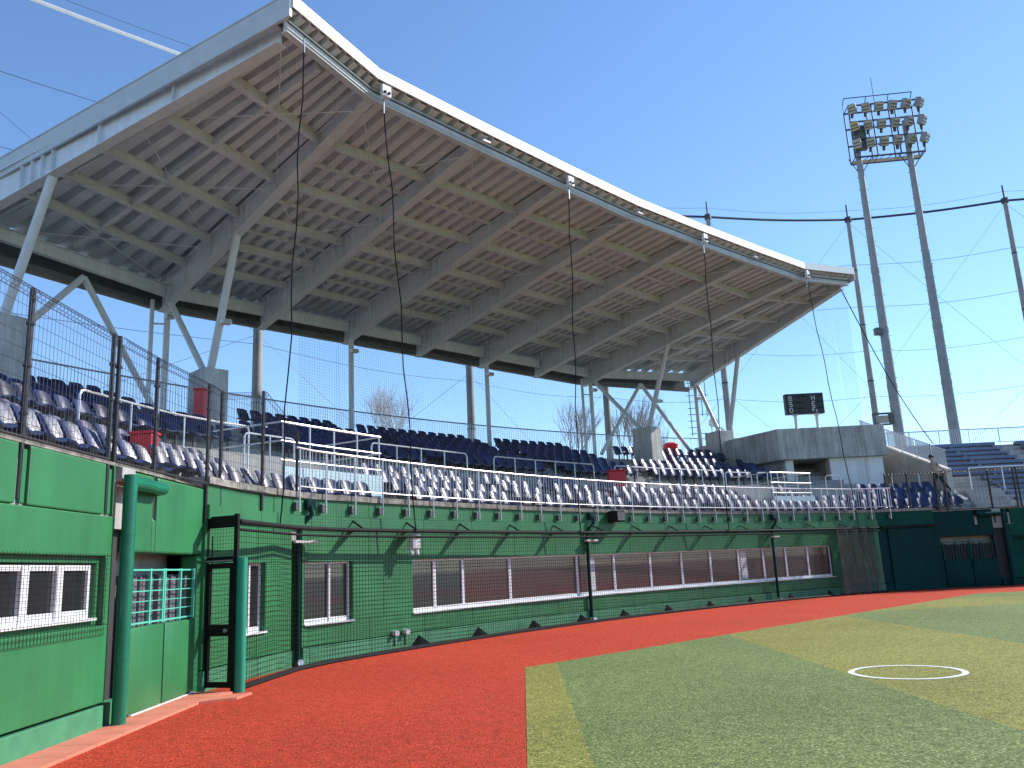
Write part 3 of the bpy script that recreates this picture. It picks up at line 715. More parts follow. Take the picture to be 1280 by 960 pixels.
# wheelchair platforms with pale blue front boards
def platform(va, vb, label):
    root = thing('viewing_platform', label, 'platform', at3(sv((va+vb)/2), 1.6, 3.5))
    a, b_ = sv(va), sv(vb)
    q = MB(); sweep_s(q, rect(0.92, 2.955, 3.1, 3.62), a, b_); q.build('deck', M['conc'], root)
    q = MB(); sweep_s(q, rect(0.86, 0.90, 3.30, 3.88), a, b_); q.build('front_board', M['ltblue'], root)
    for z, r in ((4.82, 0.027), (4.42, 0.020), (4.02, 0.018)):
        q = MB(); q.path([at3(s, 0.95, z) for s in srange(a, b_, 0.6)], r, 8); q.build('rail', M['rail'], root, smooth=True)
    for s in srange(a+0.05, b_-0.05, 0.85):
        q = MB(); q.tube(at3(s,0.95,3.6), at3(s,0.95,4.82), 0.021, 8); q.build('post', M['rail'], root, smooth=True)
    for e in (a, b_):
        for z in (4.82, 4.42):
            q = MB(); q.tube(at3(e,0.95,z), at3(e,2.9,z+0.02), 0.020, 8); q.build('side_rail', M['rail'], root, smooth=True)
platform(-12.2, -9.25, 'railed viewing platform with pale blue board behind the left front seats')
platform(9.05, 11.3, 'railed viewing platform with pale board before the concrete building doorway')
# rear concourse railing
rr = thing('rear_railing', 'thin dark top rail with pale bars along the back of the terrace', 'railing', P3(1.3,0,6.5))
ra, rb_ = s_of_Y(-40), sv(15.2)
rail_line(rr, ra, rb_, 10.75, 7.85, 0.028, M['galv'], 'top_rail'); rail_line(rr, ra, rb_, 10.75, 6.6, 0.018, M['galv'], 'bottom_rail')
q = MB(); s = ra
while s < rb_: q.tube(at3(s,10.75,6.5), at3(s,10.75,7.84), 0.011, 5, cap=False); s += 0.085
q.build('balusters', M['rail'], rr, kind='stuff')

# ------------------------------------------------------------------ roof piers
def pier(u, v, z0, z1, w, l, yaw_, label):
    ax = (Vector((cos(yaw_), sin(yaw_), 0)), Vector((-sin(yaw_), cos(yaw_), 0)), Vector((0,0,1)))
    b = MB(); c_ = P3(u, v, (z0+z1)/2); b.box(c_, (l, w, z1-z0), ax)
    b.build('concrete_pier', M['conc_d'], label=label, cat='pier', bevel=0.03, loc=P3(u,v,z0), group='concrete piers under the roof struts')
yu = -pi/4
def hose_cabinet(p, label):
    r = thing('hose_cabinet', label, 'cabinet', p); d = Vector((1,0.2,0)).normalized(); e = Vector((-d.y,d.x,0)); p = Vector(p)
    b = MB(); b.box(p, (0.10,0.26,0.62), (Vector((1,1,0)).normalized(), Vector((-1,1,0)).normalized(), Vector((0,0,1)))); b.build('case', M['white'], r, bevel=0.01)
    b = MB(); q = p+Vector((0.045,0.045,0.10)); b.tube(q, q+Vector((0.015,0.015,0)), 0.05, 10); b.build('dial', M['red'], r)
    b = MB(); b.tube(p+Vector((0.02,0.02,0.3)), p+Vector((0.02,0.02,1.9)), 0.02, 6); b.build('conduit', M['galv'], r)
hose_cabinet(P3(4.95, 11.09, 5.95), 'small white cabinet with red dial on the sunny side of the right pier')
pier(4.95, -10.65, 3.5, 7.66, 0.78, 1.0, yu, 'square grey concrete pier under the left roof strut behind the fence')
pier(4.95, 10.65, 3.5, 7.72, 0.85, 1.05, yu, 'concrete pier half in sun carrying the right roof struts')
pier(5.95, -16.35, 3.5, 8.0, 1.0, 1.25, yu+0.32, 'shaded concrete pier cut by the left edge of the picture')
pier(5.2, 16.5, 3.5, 7.95, 0.9, 1.1, yu-0.32, 'concrete pier rising from the concrete building wall at the right roof end')

# ------------------------------------------------------------------ roof
rf = thing('grandstand_roof', 'large grey cantilever roof of folded metal over the seats', 'roof', P3(7,0,6.5))
BV = [-10.65,-7.1,-3.55,0,3.55,7.1,10.65]
FU = {0:13.1, 3.55:13.2, 7.1:13.35, 10.65:13.55}
def fu(v): return FU[round(abs(v),2)]
def zd(u): return 11.32+0.125*u          # underside of deck
def zb(u): return 10.5+0.195*(u-1.8)     # underside of main beams
RU = 0.75
lines = []   # frame lines: (front(u,v), rear(u,v))
lines.append(((14.42,-13.42),(2.85,-17.33)))
for v in BV: lines.append(((fu(v), v),(RU, v)))
lines.append(((14.42,13.42),(2.85,17.33)))
def lp2(a, b_, t): return (a[0]+(b_[0]-a[0])*t, a[1]+(b_[1]-a[1])*t)
def pz(uv_, z): return P3(uv_[0], uv_[1], z)
def on_line(i, u):
    if i in (0, 8): return on_end(i, u)
    return on_full(i, u)
def on_end(i, u):
    q = on_full(i, u); return (q[0], q[1]+(0.22 if i == 0 else -0.22))
def on_full(i, u):       # point on frame line i at given u
    f, r = lines[i]; t = (f[0]-u)/(f[0]-r[0]); return lp2(f, r, t)
for i in range(8):
    A, B = lines[i], lines[i+1]
    nr = 8 if 0 < i < 7 else 10
    prof = []
    for k in range(nr):
        t0 = k/nr
        for a, h in ((0.0,0.0),(0.52,0.0),(0.60,0.23),(0.92,0.23)): prof.append((t0+a/nr, h))
    prof.append((1.0, 0.0))
    vs = []; fs = []
    nseg = 4
    for (t, h) in prof:
        f = lp2(A[0], B[0], t); r = lp2(A[1], B[1], t)
        for j in range(nseg+1):
            q = lp2(f, r, j/nseg); vs.append(pz(q, zd(q[0])+h))
    K = nseg+1
    for k in range(len(prof)-1):
        for j in range(nseg): fs.append((k*K+j, k*K+j+1, (k+1)*K+j+1, (k+1)*K+j))
    b = MB(); b.add(vs, fs); b.build('roof_deck', M['deck'], rf)
    b = MB(); b.add([pz(A[0], zd(A[0][0])+0.24), pz(B[0], zd(B[0][0])+0.24), pz(B[1], zd(B[1][0])+0.24), pz(A[1], zd(A[1][0])+0.24)], [(0,1,2,3)]); b.build('roof_sheet', M['fasciaw'], rf)
# front fascia (white) and end fascias (grey)
def fascia(pts, z0o, z1o, th, m, name, outn):
    for a, b_ in zip(pts[:-1], pts[1:]):
        pa = pz(a, zd(a[0])); pb = pz(b_, zd(b_[0])); e = (pb-pa); e.z = 0; e.normalize(); n = Vector((e.y,-e.x,0))*outn
        vs = []
        for q, pz_ in ((pa, 0), (pb, 0)):
            for dn in (0, th):
                for dz in (z0o, z1o): vs.append(q+n*dn+Vector((0,0,dz)))
        bb = MB(); bb.add(vs, [(0,1,3,2),(4,6,7,5),(0,4,5,1),(2,3,7,6),(0,2,6,4),(1,5,7,3)]); bb.build(name, m, rf)
fascia([l[0] for l in lines], 0.05, 0.33, 0.05, M['fasciaw'], 'front_fascia', 1)
for L in (0, 8):
    f, r = lines[L]; pts = [lp2(f, r, t) for t in (0, 0.25, 0.5, 0.75, 1)]
    if L == 8: fascia(pts, -0.17, 0.36, 0.06, M['fascia'], 'end_fascia', 1)
    else: fascia(pts[::-1], -0.17, 0.36, 0.06, M['fascia'], 'end_fascia', 1)
    fascia(pts if L == 8 else pts[::-1], 0.363, 0.40, 0.075, M['fascia'], 'fascia_cap', 1)
# rear eave: gutter under the deck ends
rear = [l[1] for l in lines]
for a, b_ in zip(rear[:-1], rear[1:]):
    b = MB(); b.bar(pz(a, 11.02), pz(b_, 11.02), 0.14, 0.62); b.build('eaves_board', M['gutter'], rf)
    b = MB(); b.bar(pz((a[0]+0.25,a[1]), 10.68), pz((b_[0]+0.25,b_[1]), 10.68), 0.24, 0.22); b.build('gutter', M['gutter'], rf)
# main beams
def ibeam(mb, p0, p1, ztop0, ztop1, zbot0, zbot1, fw, tf=0.022, tw=0.02, topfl=True):
    p0 = Vector((p0.x,p0.y)); p1 = Vector((p1.x,p1.y)); e = (p1-p0).normalized(); n = Vector((-e.y, e.x))
    def bx(a, b_, c, d, w):  # a,b: z-bottom/top at p0 ; c,d at p1
        vs = []
        for p, zl, zh in ((p0,a,b_),(p1,c,d)):
            for sgn in (-1,1):
                for z in (zl,zh): q = p+n*(sgn*w/2); vs.append((q.x,q.y,z))
        mb.add(vs, [(0,1,3,2),(4,6,7,5),(0,4,5,1),(2,3,7,6),(0,2,6,4),(1,5,7,3)])
    bx(zbot0+tf, ztop0-tf*topfl, zbot1+tf, ztop1-tf*topfl, tw); bx(zbot0, zbot0+tf, zbot1, zbot1+tf, fw)
    if topfl: bx(ztop0-tf, ztop0, ztop1-tf, ztop1, fw)
for i in range(9):
    f, r = lines[i]; inset = 0.0
    if i in (0, 8):
        sg = 1 if i == 0 else -1
        f = (14.15, f[1]+sg*0.22); r = (3.3, r[1]+sg*0.1)
    uf, ur = f[0]-0.32, (r[0]+0.55 if 0 < i < 8 else r[0])
    f2 = lp2(f, r, (f[0]-uf)/(f[0]-r[0])); r2 = lp2(f, r, (f[0]-ur)/(f[0]-r[0]))
    zo = 0.0 if 0 < i < 8 else -0.10
    b = MB(); ibeam(b, XY(*f2), XY(*r2), zd(uf)-0.005, zd(ur)-0.005, min(zb(uf), zd(uf)-0.3)+zo, zb(ur)+zo, 0.28)
    bo = b.build('main_beam', M['roofsteel'], rf)
    b = MB()
    e = (XY(*r2)-XY(*f2)).normalized(); n = Vector((-e.y, e.x))
    for u in (11.0, 8.8, 7.3, 6.95, 6.6, 6.25, 4.9, 3.1, 1.9):
        if u < ur+0.05: continue
        q = lp2(f, r, (f[0]-u)/(f[0]-r[0])); c_ = XY(*q); z0, z1 = zb(u)+zo+0.02, zd(u)-0.03
        b.box((c_.x,c_.y,(z0+z1)/2), (0.014, 0.24, z1-z0), (Vector((e.x,e.y,0)), Vector((n.x,n.y,0)), Vector((0,0,1))))
    b.build('stiffeners', M['roofsteel'], bo)
# purlins
PU = [(11.0,0.24,0.15),(8.8,0.25,0.15),(6.7,0.25,0.15),(4.9,0.24,0.15),(3.1,0.24,0.15),(1.8,0.40,0.18)]
SU = [9.9, 7.75, 5.8, 4.0]
for i in range(8):
    for (u, h, w) in PU:
        ua = u if i > 0 else u+1.0; ub = u if i < 7 else u+1.0
        if i == 0: ua = {11.0:12.1, 8.8:10.1, 6.7:8.1, 4.9:6.6, 3.1:5.2, 1.8:3.6}[u]
        if i == 7: ub = {11.0:12.1, 8.8:10.1, 6.7:8.1, 4.9:6.6, 3.1:5.2, 1.8:3.6}[u]
        a = on_line(i, ua); c_ = on_line(i+1, ub)
        b = MB(); za, zc = zd(ua)-0.004, zd(ub)-0.004
        if u == 1.8: za -= 0.35; zc -= 0.35
        ibeam(b, XY(*a), XY(*c_), za, zc, za-h, zc-h, w); b.build('purlin', M['roofsteel'], rf)
    if 0 < i < 7:
        for u in SU:
            a = on_line(i, u); c_ = on_line(i+1, u); b = MB()
            b.bar(pz(a, zd(u)-0.05), pz(c_, zd(u)-0.05), 0.08, 0.09); b.build('sub_purlin', M['roofsteel'], rf)
    else:
        fm = lp2(lines[i][0], lines[i+1][0], 0.5); rm = lp2(lines[i][1], lines[i+1][1], 0.5)
        p0 = lp2(fm, rm, 0.05); p1 = lp2(fm, rm, 0.92)
        b = MB(); b.bar(pz(p0, zd(p0[0])-0.12), pz(p1, zd(p1[0])-0.12), 0.14, 0.2); b.build('rafter', M['roofsteel'], rf)
        e_ = 0 if i == 0 else 8; o_ = 1 if i == 0 else 7
        UE = [13.3, 12.1, 10.1, 8.1, 6.6, 5.2, 3.7]; UO = [12.9, 11.0, 8.8, 6.7, 4.9, 3.1, 1.9]
        for k in range(6):
            for (ta, tb) in ((0.02, 0.12), (0.14, 0.13)):
                pa = lp2(on_line(e_, UE[k]), on_line(o_, UO[k]), ta); pb = lp2(on_line(e_, UE[k+1]), on_line(o_, UO[k+1]), tb)
                b = MB(); b.bar(pz(pa, zd(pa[0])-0.10), pz(pb, zd(pb[0])-0.10), 0.09, 0.12); b.build('brace', M['roofsteel'], rf)
    # front edge beam
    a = (lines[i][0][0]-0.32, lines[i][0][1]); c_ = (lines[i+1][0][0]-0.32, lines[i+1][0][1])
    b = MB(); za, zc = zd(a[0])-0.02, zd(c_[0])-0.02; ibeam(b, XY(*a), XY(*c_), za, zc, za-0.30, zc-0.30, 0.16); b.build('edge_beam', M['roofsteel'], rf)
    b = MB(); b.tube(pz((a[0]+0.16,a[1]), za-0.13), pz((c_[0]+0.16,c_[1]), zc-0.13), 0.03, 8); b.build('conduit', M['gutter'], rf, smooth=True)
    b = MB(); b.tube(pz((a[0]+0.13,a[1]), za-0.25), pz((c_[0]+0.13,c_[1]), zc-0.25), 0.010, 6); b.build('net_wire', M['rail'], rf)
    # rod bracing
    for (u0, u1) in ((12.9,8.8),(8.8,4.9),(4.9,1.9)):
        sA_, sB_ = (1.0, 0.0) if i == 0 else ((0.0, 1.0) if i == 7 else (0.0, 0.0))
        for (ua, ub) in ((u0,u1),(u1,u0)):
            if i % 2 == 0 and ua < ub and 0 < i < 7: continue
            a = on_line(i, ua+sA_); c_ = on_line(i+1, ub+sB_)
            b = MB(); b.tube(pz(a, zd(a[0])-0.40), pz(c_, zd(c_[0])-0.40), 0.013, 6); b.build('tie_rod', M['strut'], rf)
# struts and columns
def strut(p0, p1, r, name='strut'):
    b = MB(); b.tube(p0, p1, r, 14); return b.build(name, M['strut'], rf, smooth=True)
for sg in (-1, 1):
    strut(P3(5.05,sg*10.65,7.6), P3(6.55,sg*10.65,11.44), 0.115); strut(P3(4.75,sg*10.65,7.6), P3(1.95,sg*10.65,10.6), 0.10)
    strut(P3(6.0,sg*16.3,7.9), P3(7.2,sg*15.75,11.42), 0.115); strut(P3(5.3,sg*16.5,7.85), P3(3.95,sg*16.95,10.7), 0.10)
    strut(P3(2.7,sg*13.55,10.62), P3(1.9,sg*10.95,6.9), 0.095); strut(P3(2.7,sg*13.55,10.62), P3(3.55,sg*16.6,6.9), 0.095)
    for v in (3.55, 10.65): strut(P3(1.75,sg*v,6.45), P3(1.75,sg*v,10.9), 0.10, 'column')
    strut(P3(3.75,sg*17.0,6.45), P3(3.75,sg*17.0,10.8), 0.10, 'column')
    strut(P3(1.55,sg*10.65-0.42,6.45), P3(1.55,sg*10.65-0.42,10.7), 0.07, 'rain_pipe')
    for z in (7.9, 9.9):
        b = MB(); b.bar(P3(1.75,sg*10.65,z), P3(1.55,sg*10.65-0.42,z), 0.05, 0.05); b.build('pipe_clip', M['strut'], rf)
# small floodlights on columns and struts
def floodlight(p, label):
    r = thing('floodlight', label, 'lamp', p, 'small floodlights on the roof columns')
    p = Vector(p); b = MB(); b.box(p+Vector((0.16,-0.16,0)), (0.30,0.20,0.14), (Vector((1,1,0)).normalized(), Vector((1,-1,0)).normalized(), Vector((0,0,1)))); b.build('housing', M['white'], r, bevel=0.02)
    b = MB(); b.tube(p, p+Vector((0.16,-0.16,0.0)), 0.025, 6); b.build('arm', M['galv'], r)
    b = MB(); b.box(p+Vector((0.235,-0.235,0)), (0.26,0.012,0.10), (Vector((1,1,0)).normalized(), Vector((1,-1,0)).normalized(), Vector((0,0,1)))); b.build('lens', M['lampface'], r)
floodlight(P3(5.55,-10.55,9.0), 'small white floodlight clamped to the left roof strut')
floodlight(P3(1.75,-10.65,10.1), 'small floodlight at the top of the left rear column')
floodlight(P3(1.75,-3.55,10.0), 'small floodlight on the slim rear column near the bare tree')
floodlight(P3(1.75,3.55,10.0), 'small floodlight on the rear column beside the thick pole')
floodlight(P3(1.75,10.65,10.1), 'small floodlight on the double rear column at right')
floodlight(P3(5.5,10.8,8.9), 'small white floodlight clamped to the right roof strut')
floodlight(P3(3.75,17.0,10.0), 'small floodlight on the last column at the right roof end')

# ------------------------------------------------------------------ nets
def un(v): return uw(v)+0.45
netv = [(-15.06,15.9),(-14.0,15.05),(-13.05,14.3)]+[(v, un(v)) for v in [x*0.5 for x in range(-24,25)]]+[(13.05,14.15)]
def resample(pl, step):
    out = [pl[0]]; acc = 0.0
    for a, b_ in zip(pl[:-1], pl[1:]):
        L = (b_-a).length; k = step-acc
        while k <= L: out.append(a.lerp(b_, k/L)); k += step
        acc = (acc+L) % step
    return out
netp = [XY(u, v) for v, u in netv]
lowp = netp
# lower net
ln = thing('lower_net', 'black protective net hung in front of the green backstop wall', 'net', (netp[0].x, netp[0].y, 0))
b = MB()
def nx(p, z, k):   # small slack
    return (p.x, p.y, z)
cols_ = resample(netp, 0.09)
ZT = 2.5
for i, p in enumerate(cols_):
    j = 0.012*sin(i*0.37); b.tube((p.x+j,p.y-j,0.03), (p.x,p.y,ZT), 0.0036, 3, cap=False)
z = 0.06; kz = 0
while z < ZT:
    b.path([(p.x+0.012*sin(i*0.37)*(1-z/ZT), p.y-0.012*sin(i*0.37)*(1-z/ZT), z+0.006*sin(i*0.11+kz)) for i, p in enumerate(cols_[::5])], 0.0042, 3, cap=False); z += 0.085; kz += 1
b.build('net_mesh', M['netblack'], ln, kind='stuff')
for a, c_ in zip(range(0, len(netp)-1, 3), range(3, len(netp)+2, 3)):
    seg = netp[a:min(c_+1, len(netp))]
    if len(seg) < 2: continue
    b = MB(); b.path([(p.x,p.y,2.5) for p in seg], 0.042, 8); b.build('top_bar', M['black'], ln, smooth=True)
    b = MB(); b.path([(p.x,p.y,2.38) for p in seg], 0.022, 6); b.build('fold_bar', M['black'], ln, smooth=True)
    b = MB(); b.path([(p.x,p.y,0.035) for p in seg], 0.045, 6); b.build('bottom_weight', M['black'], ln)
for v in [-9.4,-7.3,-5.1,-3.0,-1.0,1.2,3.4,5.6,7.8,10.0]:
    p = XY(un(v)-0.06, v); b = MB(); b.add([(p.x-0.20,p.y-0.20,0.06),(p.x+0.20,p.y+0.20,0.06),(p.x+0.05,p.y-0.05,0.06),(p.x-0.05,p.y+0.05,0.27)], [(0,1,2),(0,1,3),(1,2,3),(2,0,3)]); b.build('gathered_fold', M['netblack'], ln)
# brackets carrying the top bar
for v in [-11.2,-9.5,-7.6,-5.6,-3.7,-1.8,0.1,2.0,3.9,5.8,7.7,9.6,11.4]:
    b = MB(); b.bar(P3(un(v), v, 2.51), P3(uw(v)-0.02, v, 2.52), 0.10, 0.06); b.bar(P3(un(v)-0.02, v, 2.53), P3(uw(v)+0.05, v, 2.72), 0.03, 0.03); b.build('bracket', M['black'], ln)
# gathered drape at the right end
b = MB(); random.seed(3)
def drp(t, z):
    v0 = 10.6+2.55*t; f = z/2.5
    return P3(un(min(v0,12.2))+0.05+0.09*sin(t*26+z*1.1)*(0.35+t)+0.10*t*sin(z*1.9+0.6), v0+0.14*t*sin(z*1.3+t*3)-0.25*t*(1-f)**2, z)
for i in range(110):
    t = i/109.0; b.path([drp(t, z) for z in (0.04,0.45,0.9,1.35,1.8,2.2,2.5)], 0.0040, 3, cap=False)
for kz in range(62):
    b.path([drp(q/40, 0.05+kz*0.04+0.10*(q/40)*sin(q*0.3)) for q in range(41)], 0.0040, 3, cap=False)
b.build('drape', M['drape'], ln, kind='stuff')
# upper net from roof edge to bar
up = thing('upper_net', 'fine tall net hanging from the roof edge to the black bar', 'net', P3(12.8,0,2.5))
def upt(v, t):   # t=0 bar, 1 roof
    u0 = un(v) if abs(v) <= 12 else 14.1
    a = abs(v); ur = 13.1+(0.45*(a/10.65)**1.5 if a <= 10.65 else 0.45+0.317*(a-10.65)) - 0.15
    u = u0+(ur-u0)*t; zt = zd(ur)-0.30
    return P3(u, v, 2.5+(zt-2.5)*t)
b = MB(); v = -13.0
while v < 13.0: b.tube(upt(v,0), upt(v,1), 0.0016, 3, cap=False); v += 0.06
vsamp = [-13+26*k/40 for k in range(41)]
nz_ = 170
for k in range(1, nz_):
    t = k/nz_; b.path([upt(v, t) for v in vsamp], 0.0016, 3, cap=False)
b.build('net_mesh', M['netgrey'], up, kind='stuff')
def hoist(v0, v1, box_, label):
    top = upt(v0, 1); bot = upt(v1, 0)
    r = thing('hoist_rope', label, 'rope', bot, 'ropes hanging down the net from the roof edge')
    n_ = 14; pts = []
    for k in range(n_+1):
        t = k/n_; v = v1+(v0-v1)*t; p = upt(v, t); j = 0.03*sin(k*1.7+v0)*(1 if 0 < k < n_ else 0); pts.append(p+Vector((j+0.04,-0.04+j*0.4,0)))
    b = MB(); b.path(pts, 0.015, 6); b.build('rope', M['rope'], r)
    b = MB(); q = pts[-1]; b.tube(q+Vector((0,0,-0.05)), q+Vector((0,0,-0.38)), 0.022, 6); b.build('shackle', M['galv'], r)
    if box_:
        b = MB(); b.box(q+Vector((0.06,-0.06,0.16)), (0.26,0.10,0.30), (Vector((1,1,0)).normalized(), Vector((1,-1,0)).normalized(), Vector((0,0,1)))); b.build('pulley_box', M['white'], r, bevel=0.015)
        for dx in (-0.06, 0.06):
            b = MB(); c_ = q+Vector((0.06+dx*0.7+0.03,-0.06+dx*0.7-0.04,0.10)); b.tube(c_, c_+Vector((0.03,-0.03,0)), 0.035, 10); b.build('pulley', M['black'], r)
hoist(-13.0,-13.4,False,'leftmost net rope hanging from the roof corner')
hoist(-10.4,-9.6,True,'net rope below the white pulley box nearest the left roof corner')
hoist(-3.4,-3.0,True,'net rope below the second white pulley box, crossing the middle of the seats')
hoist(3.8,4.6,True,'net rope below the third white pulley box from the left')
hoist(10.8,11.9,True,'net rope below the last pulley box at the right roof bend')
for k, v in enumerate((-6.9, 0.2, 7.2)):
    p = upt(v,1)+Vector((0.05,-0.05,0.2)); r = thing('hanger_bracket', ['small pale hanger bracket on the roof edge right of the left pulley box','small pale hanger bracket on the roof edge at its middle','small pale hanger bracket on the roof edge before the last pulley box'][k], 'bracket', p, 'hanger brackets on the roof edge')
    b = MB(); b.box(p, (0.26,0.10,0.05), (Vector((1,1,0)).normalized(), Vector((1,-1,0)).normalized(), Vector((0,0,1)))); b.build('plate', M['white'], r)
    b = MB(); b.tube(p, p+Vector((0,0,0.24)), 0.018, 6); b.build('rod', M['galv'], r)
# right end slanting net edge rope
for (a, bz, lab) in (((13.9,13.2,12.55),(26.5,8.5,7.3),'slack rope slanting down from the right roof tip'),):
    r = thing('edge_rope', lab, 'rope', (26.5,8.5,7.3)); b = MB(); A = P3(*a); B = Vector((26.5,8.5,6.9))
    b.path([A.lerp(B,t)+Vector((0,0,-0.5*sin(pi*t))) for t in [k/12 for k in range(13)]], 0.022, 5); b.build('rope_line', M['rope'], r)

# ------------------------------------------------------------------ wire door and padded post
d0 = Vector((0.02,-21.70)); d1 = Vector((0.60,-21.93)); de = (d1-d0).normalized(); dn = Vector((de.y,-de.x)); dw = (d1-d0).length
dr = thing('wire_door', 'narrow black wire mesh door with solid lock panel and round knob', 'door', (d0.x,d0.y,0))
ax = (Vector((de.x,de.y,0)), Vector((dn.x,dn.y,0)), Vector((0,0,1)))
def dbox(a0,a1,z0,z1,t=0.05,off=0.0):
    b = MB(); c_ = d0+de*((a0+a1)/2)+dn*off; b.box((c_.x,c_.y,(z0+z1)/2), (a1-a0,t,z1-z0), ax); return b
for a0,a1,z0,z1,nm in ((0,0.045,0.0,2.55,'frame_post'),(dw-0.07,dw,0.0,2.62,'frame_post'),(0.045,dw-0.07,2.42,2.60,'frame_head'),(0.045,dw-0.07,1.90,1.98,'transom'),
                    (0.05,0.11,0.06,1.88,'leaf_stile'),(dw-0.135,dw-0.075,0.06,1.88,'leaf_stile'),(0.11,dw-0.135,1.80,1.88,'leaf_rail'),(0.11,dw-0.135,0.06,0.14,'leaf_rail'),(0.11,dw-0.135,0.80,0.97,'lock_panel')):
    dbox(a0,a1,z0,z1).build(nm, M['black'], dr)
b = MB(); c_ = d0+de*(dw-0.16)+dn*0.05; b.tube((c_.x,c_.y,0.885), (c_.x+dn.x*0.03,c_.y+dn.y*0.03,0.885), 0.03, 12); b.build('knob', M['galv'], dr, smooth=True)
dbox(0.05,dw-0.08,1.905,1.925,0.07,0.02).build('trim', M['galv'], dr)
b = MB(); a = 0.11
while a < dw-0.12:
    c_ = d0+de*a; b.tube((c_.x,c_.y,0.12), (c_.x,c_.y,2.45), 0.0026, 3, cap=False); a += 0.055
z = 0.14
while z < 2.45:
    p, q = d0+de*0.05, d0+de*(dw-0.07); b.tube((p.x,p.y,z), (q.x,q.y,z), 0.0026, 3, cap=False); z += 0.055
b.build('mesh_infill', M['black'], dr, kind='stuff')
b = MB(); b.tube((0.145,-21.78,0.3), (0.145,-21.78,2.3), 0.012, 6); b.build('bolt_rod', M['black'], dr)
b = MB(); b.tube((0.665,-21.93,0.0), (0.665,-21.93,1.95), 0.078, 18); b.build('padded_post', M['grill_teal'], label='teal green padded post standing right of the wire door', cat='post', smooth=True, loc=(0.665,-21.93,0))

# ------------------------------------------------------------------ wall fittings
def rain_elbow(v, label, low=True):
    r = thing('rain_downpipe', label, 'pipe', P3(uw(v)+0.1, v, 0), 'dark downpipes on the backstop wall')
    w = uw(v)
    b = MB(); b.path([P3(w-0.05,v,2.98), P3(w+0.10,v,2.98), P3(w+0.17,v,2.93), P3(w+0.18,v,2.8), P3(w+0.12,v-0.12,2.66), P3(w+0.09,v-0.22,2.5), P3(w+0.09,v-0.24,2.2), P3(w+0.09,v-0.24,0.12)], 0.048, 10); b.build('pipe', M['pad_dk_shade'], r, smooth=True)
    b = MB(); b.box(P3(w+0.07,v+0.02,3.0), (0.16,0.22,0.2), (Vector((1,-1,0)).normalized(), Vector((1,1,0)).normalized(), Vector((0,0,1)))); b.build('hopper', M['pad_dk_shade'], r, bevel=0.02)
    b = MB(); b.box(P3(w+0.16,v-0.12,2.28), (0.10,0.5,0.05), (Vector((1,-1,0)).normalized(), Vector((1,1,0)).normalized(), Vector((0,0,1)))); b.build('strip_light', M['white'], r, bevel=0.01)
    b = MB(); b.tube(P3(w+0.09,v-0.24,0.02), P3(w+0.22,v-0.24,0.06), 0.065, 10); b.build('shoe', M['galv'], r, smooth=True)
rain_elbow(-12.45, 'dark downpipe with elbow left of the white junction box')
rain_elbow(-1.95, 'dark downpipe in front of the strip windows near their middle')
rain_elbow(7.7, 'dark downpipe crossing the strip windows toward their right end')
r = thing('junction_box', 'white junction box with small camera under the bar near the strip windows', 'box', P3(uw(-9.5)+0.1,-9.5,2.1))
b = MB(); b.box(P3(uw(-9.5)+0.32,-9.5,2.29), (0.2,0.22,0.34), (Vector((1,-1,0)).normalized(), Vector((1,1,0)).normalized(), Vector((0,0,1)))); b.build('case', M['white'], r, bevel=0.02)
b = MB(); b.box(P3(uw(-9.5)+0.12,-9.5,2.40), (0.3,0.12,0.06), (Vector((1,-1,0)).normalized(), Vector((1,1,0)).normalized(), Vector((0,0,1)))); b.build('arm', M['galv'], r)
for dv in (-0.1, 0.06):
    b = MB(); b.tube(P3(uw(-9.5)+0.33,-9.5+dv,2.13), P3(uw(-9.5)+0.36,-9.5+dv,1.99), 0.045, 10); b.build('camera', M['white'], r, smooth=True)
for k, v in enumerate((-9.95,-9.6)):
    r = thing('wall_tap', ['left white capped tap low on the wall under the junction box','right white capped tap low on the wall under the junction box'][k], 'tap', P3(uw(v),v,0.33), 'capped taps on the backstop wall')
    b = MB(); b.tube(P3(uw(v)-0.02,v,0.35), P3(uw(v)+0.16,v,0.35), 0.055, 12); b.build('cap', M['white'], r, smooth=True)
    b = MB(); b.tube(P3(uw(v)+0.02,v,0.35), P3(uw(v)+0.02,v,0.08), 0.025, 8); b.build('pipe', M['black'], r)
def loudspeaker(v, label):
    r = thing('loudspeaker', label, 'speaker', P3(uw(v)+0.1, v, 2.7))
    b = MB(); b.box(P3(uw(v)+0.22,v,2.99), (0.34,0.44,0.34), (Vector((1,-1,0)).normalized(), Vector((1,1,0)).normalized(), Vector((0,0,1)))); b.build('cabinet', M['black'], r, bevel=0.03)
    b = MB(); b.box(P3(uw(v)+0.40,v,2.99), (0.02,0.36,0.26), (Vector((1,-1,0)).normalized(), Vector((1,1,0)).normalized(), Vector((0,0,1)))); b.build('grille', M['gutter'], r)
    b = MB(); b.tube(P3(uw(v)-0.02,v,2.72), P3(uw(v)+0.2,v,2.85), 0.03, 8); b.build('bracket', M['galv'], r)
loudspeaker(-0.85, 'black loudspeaker mounted on the wall lip near the middle of the backstop')
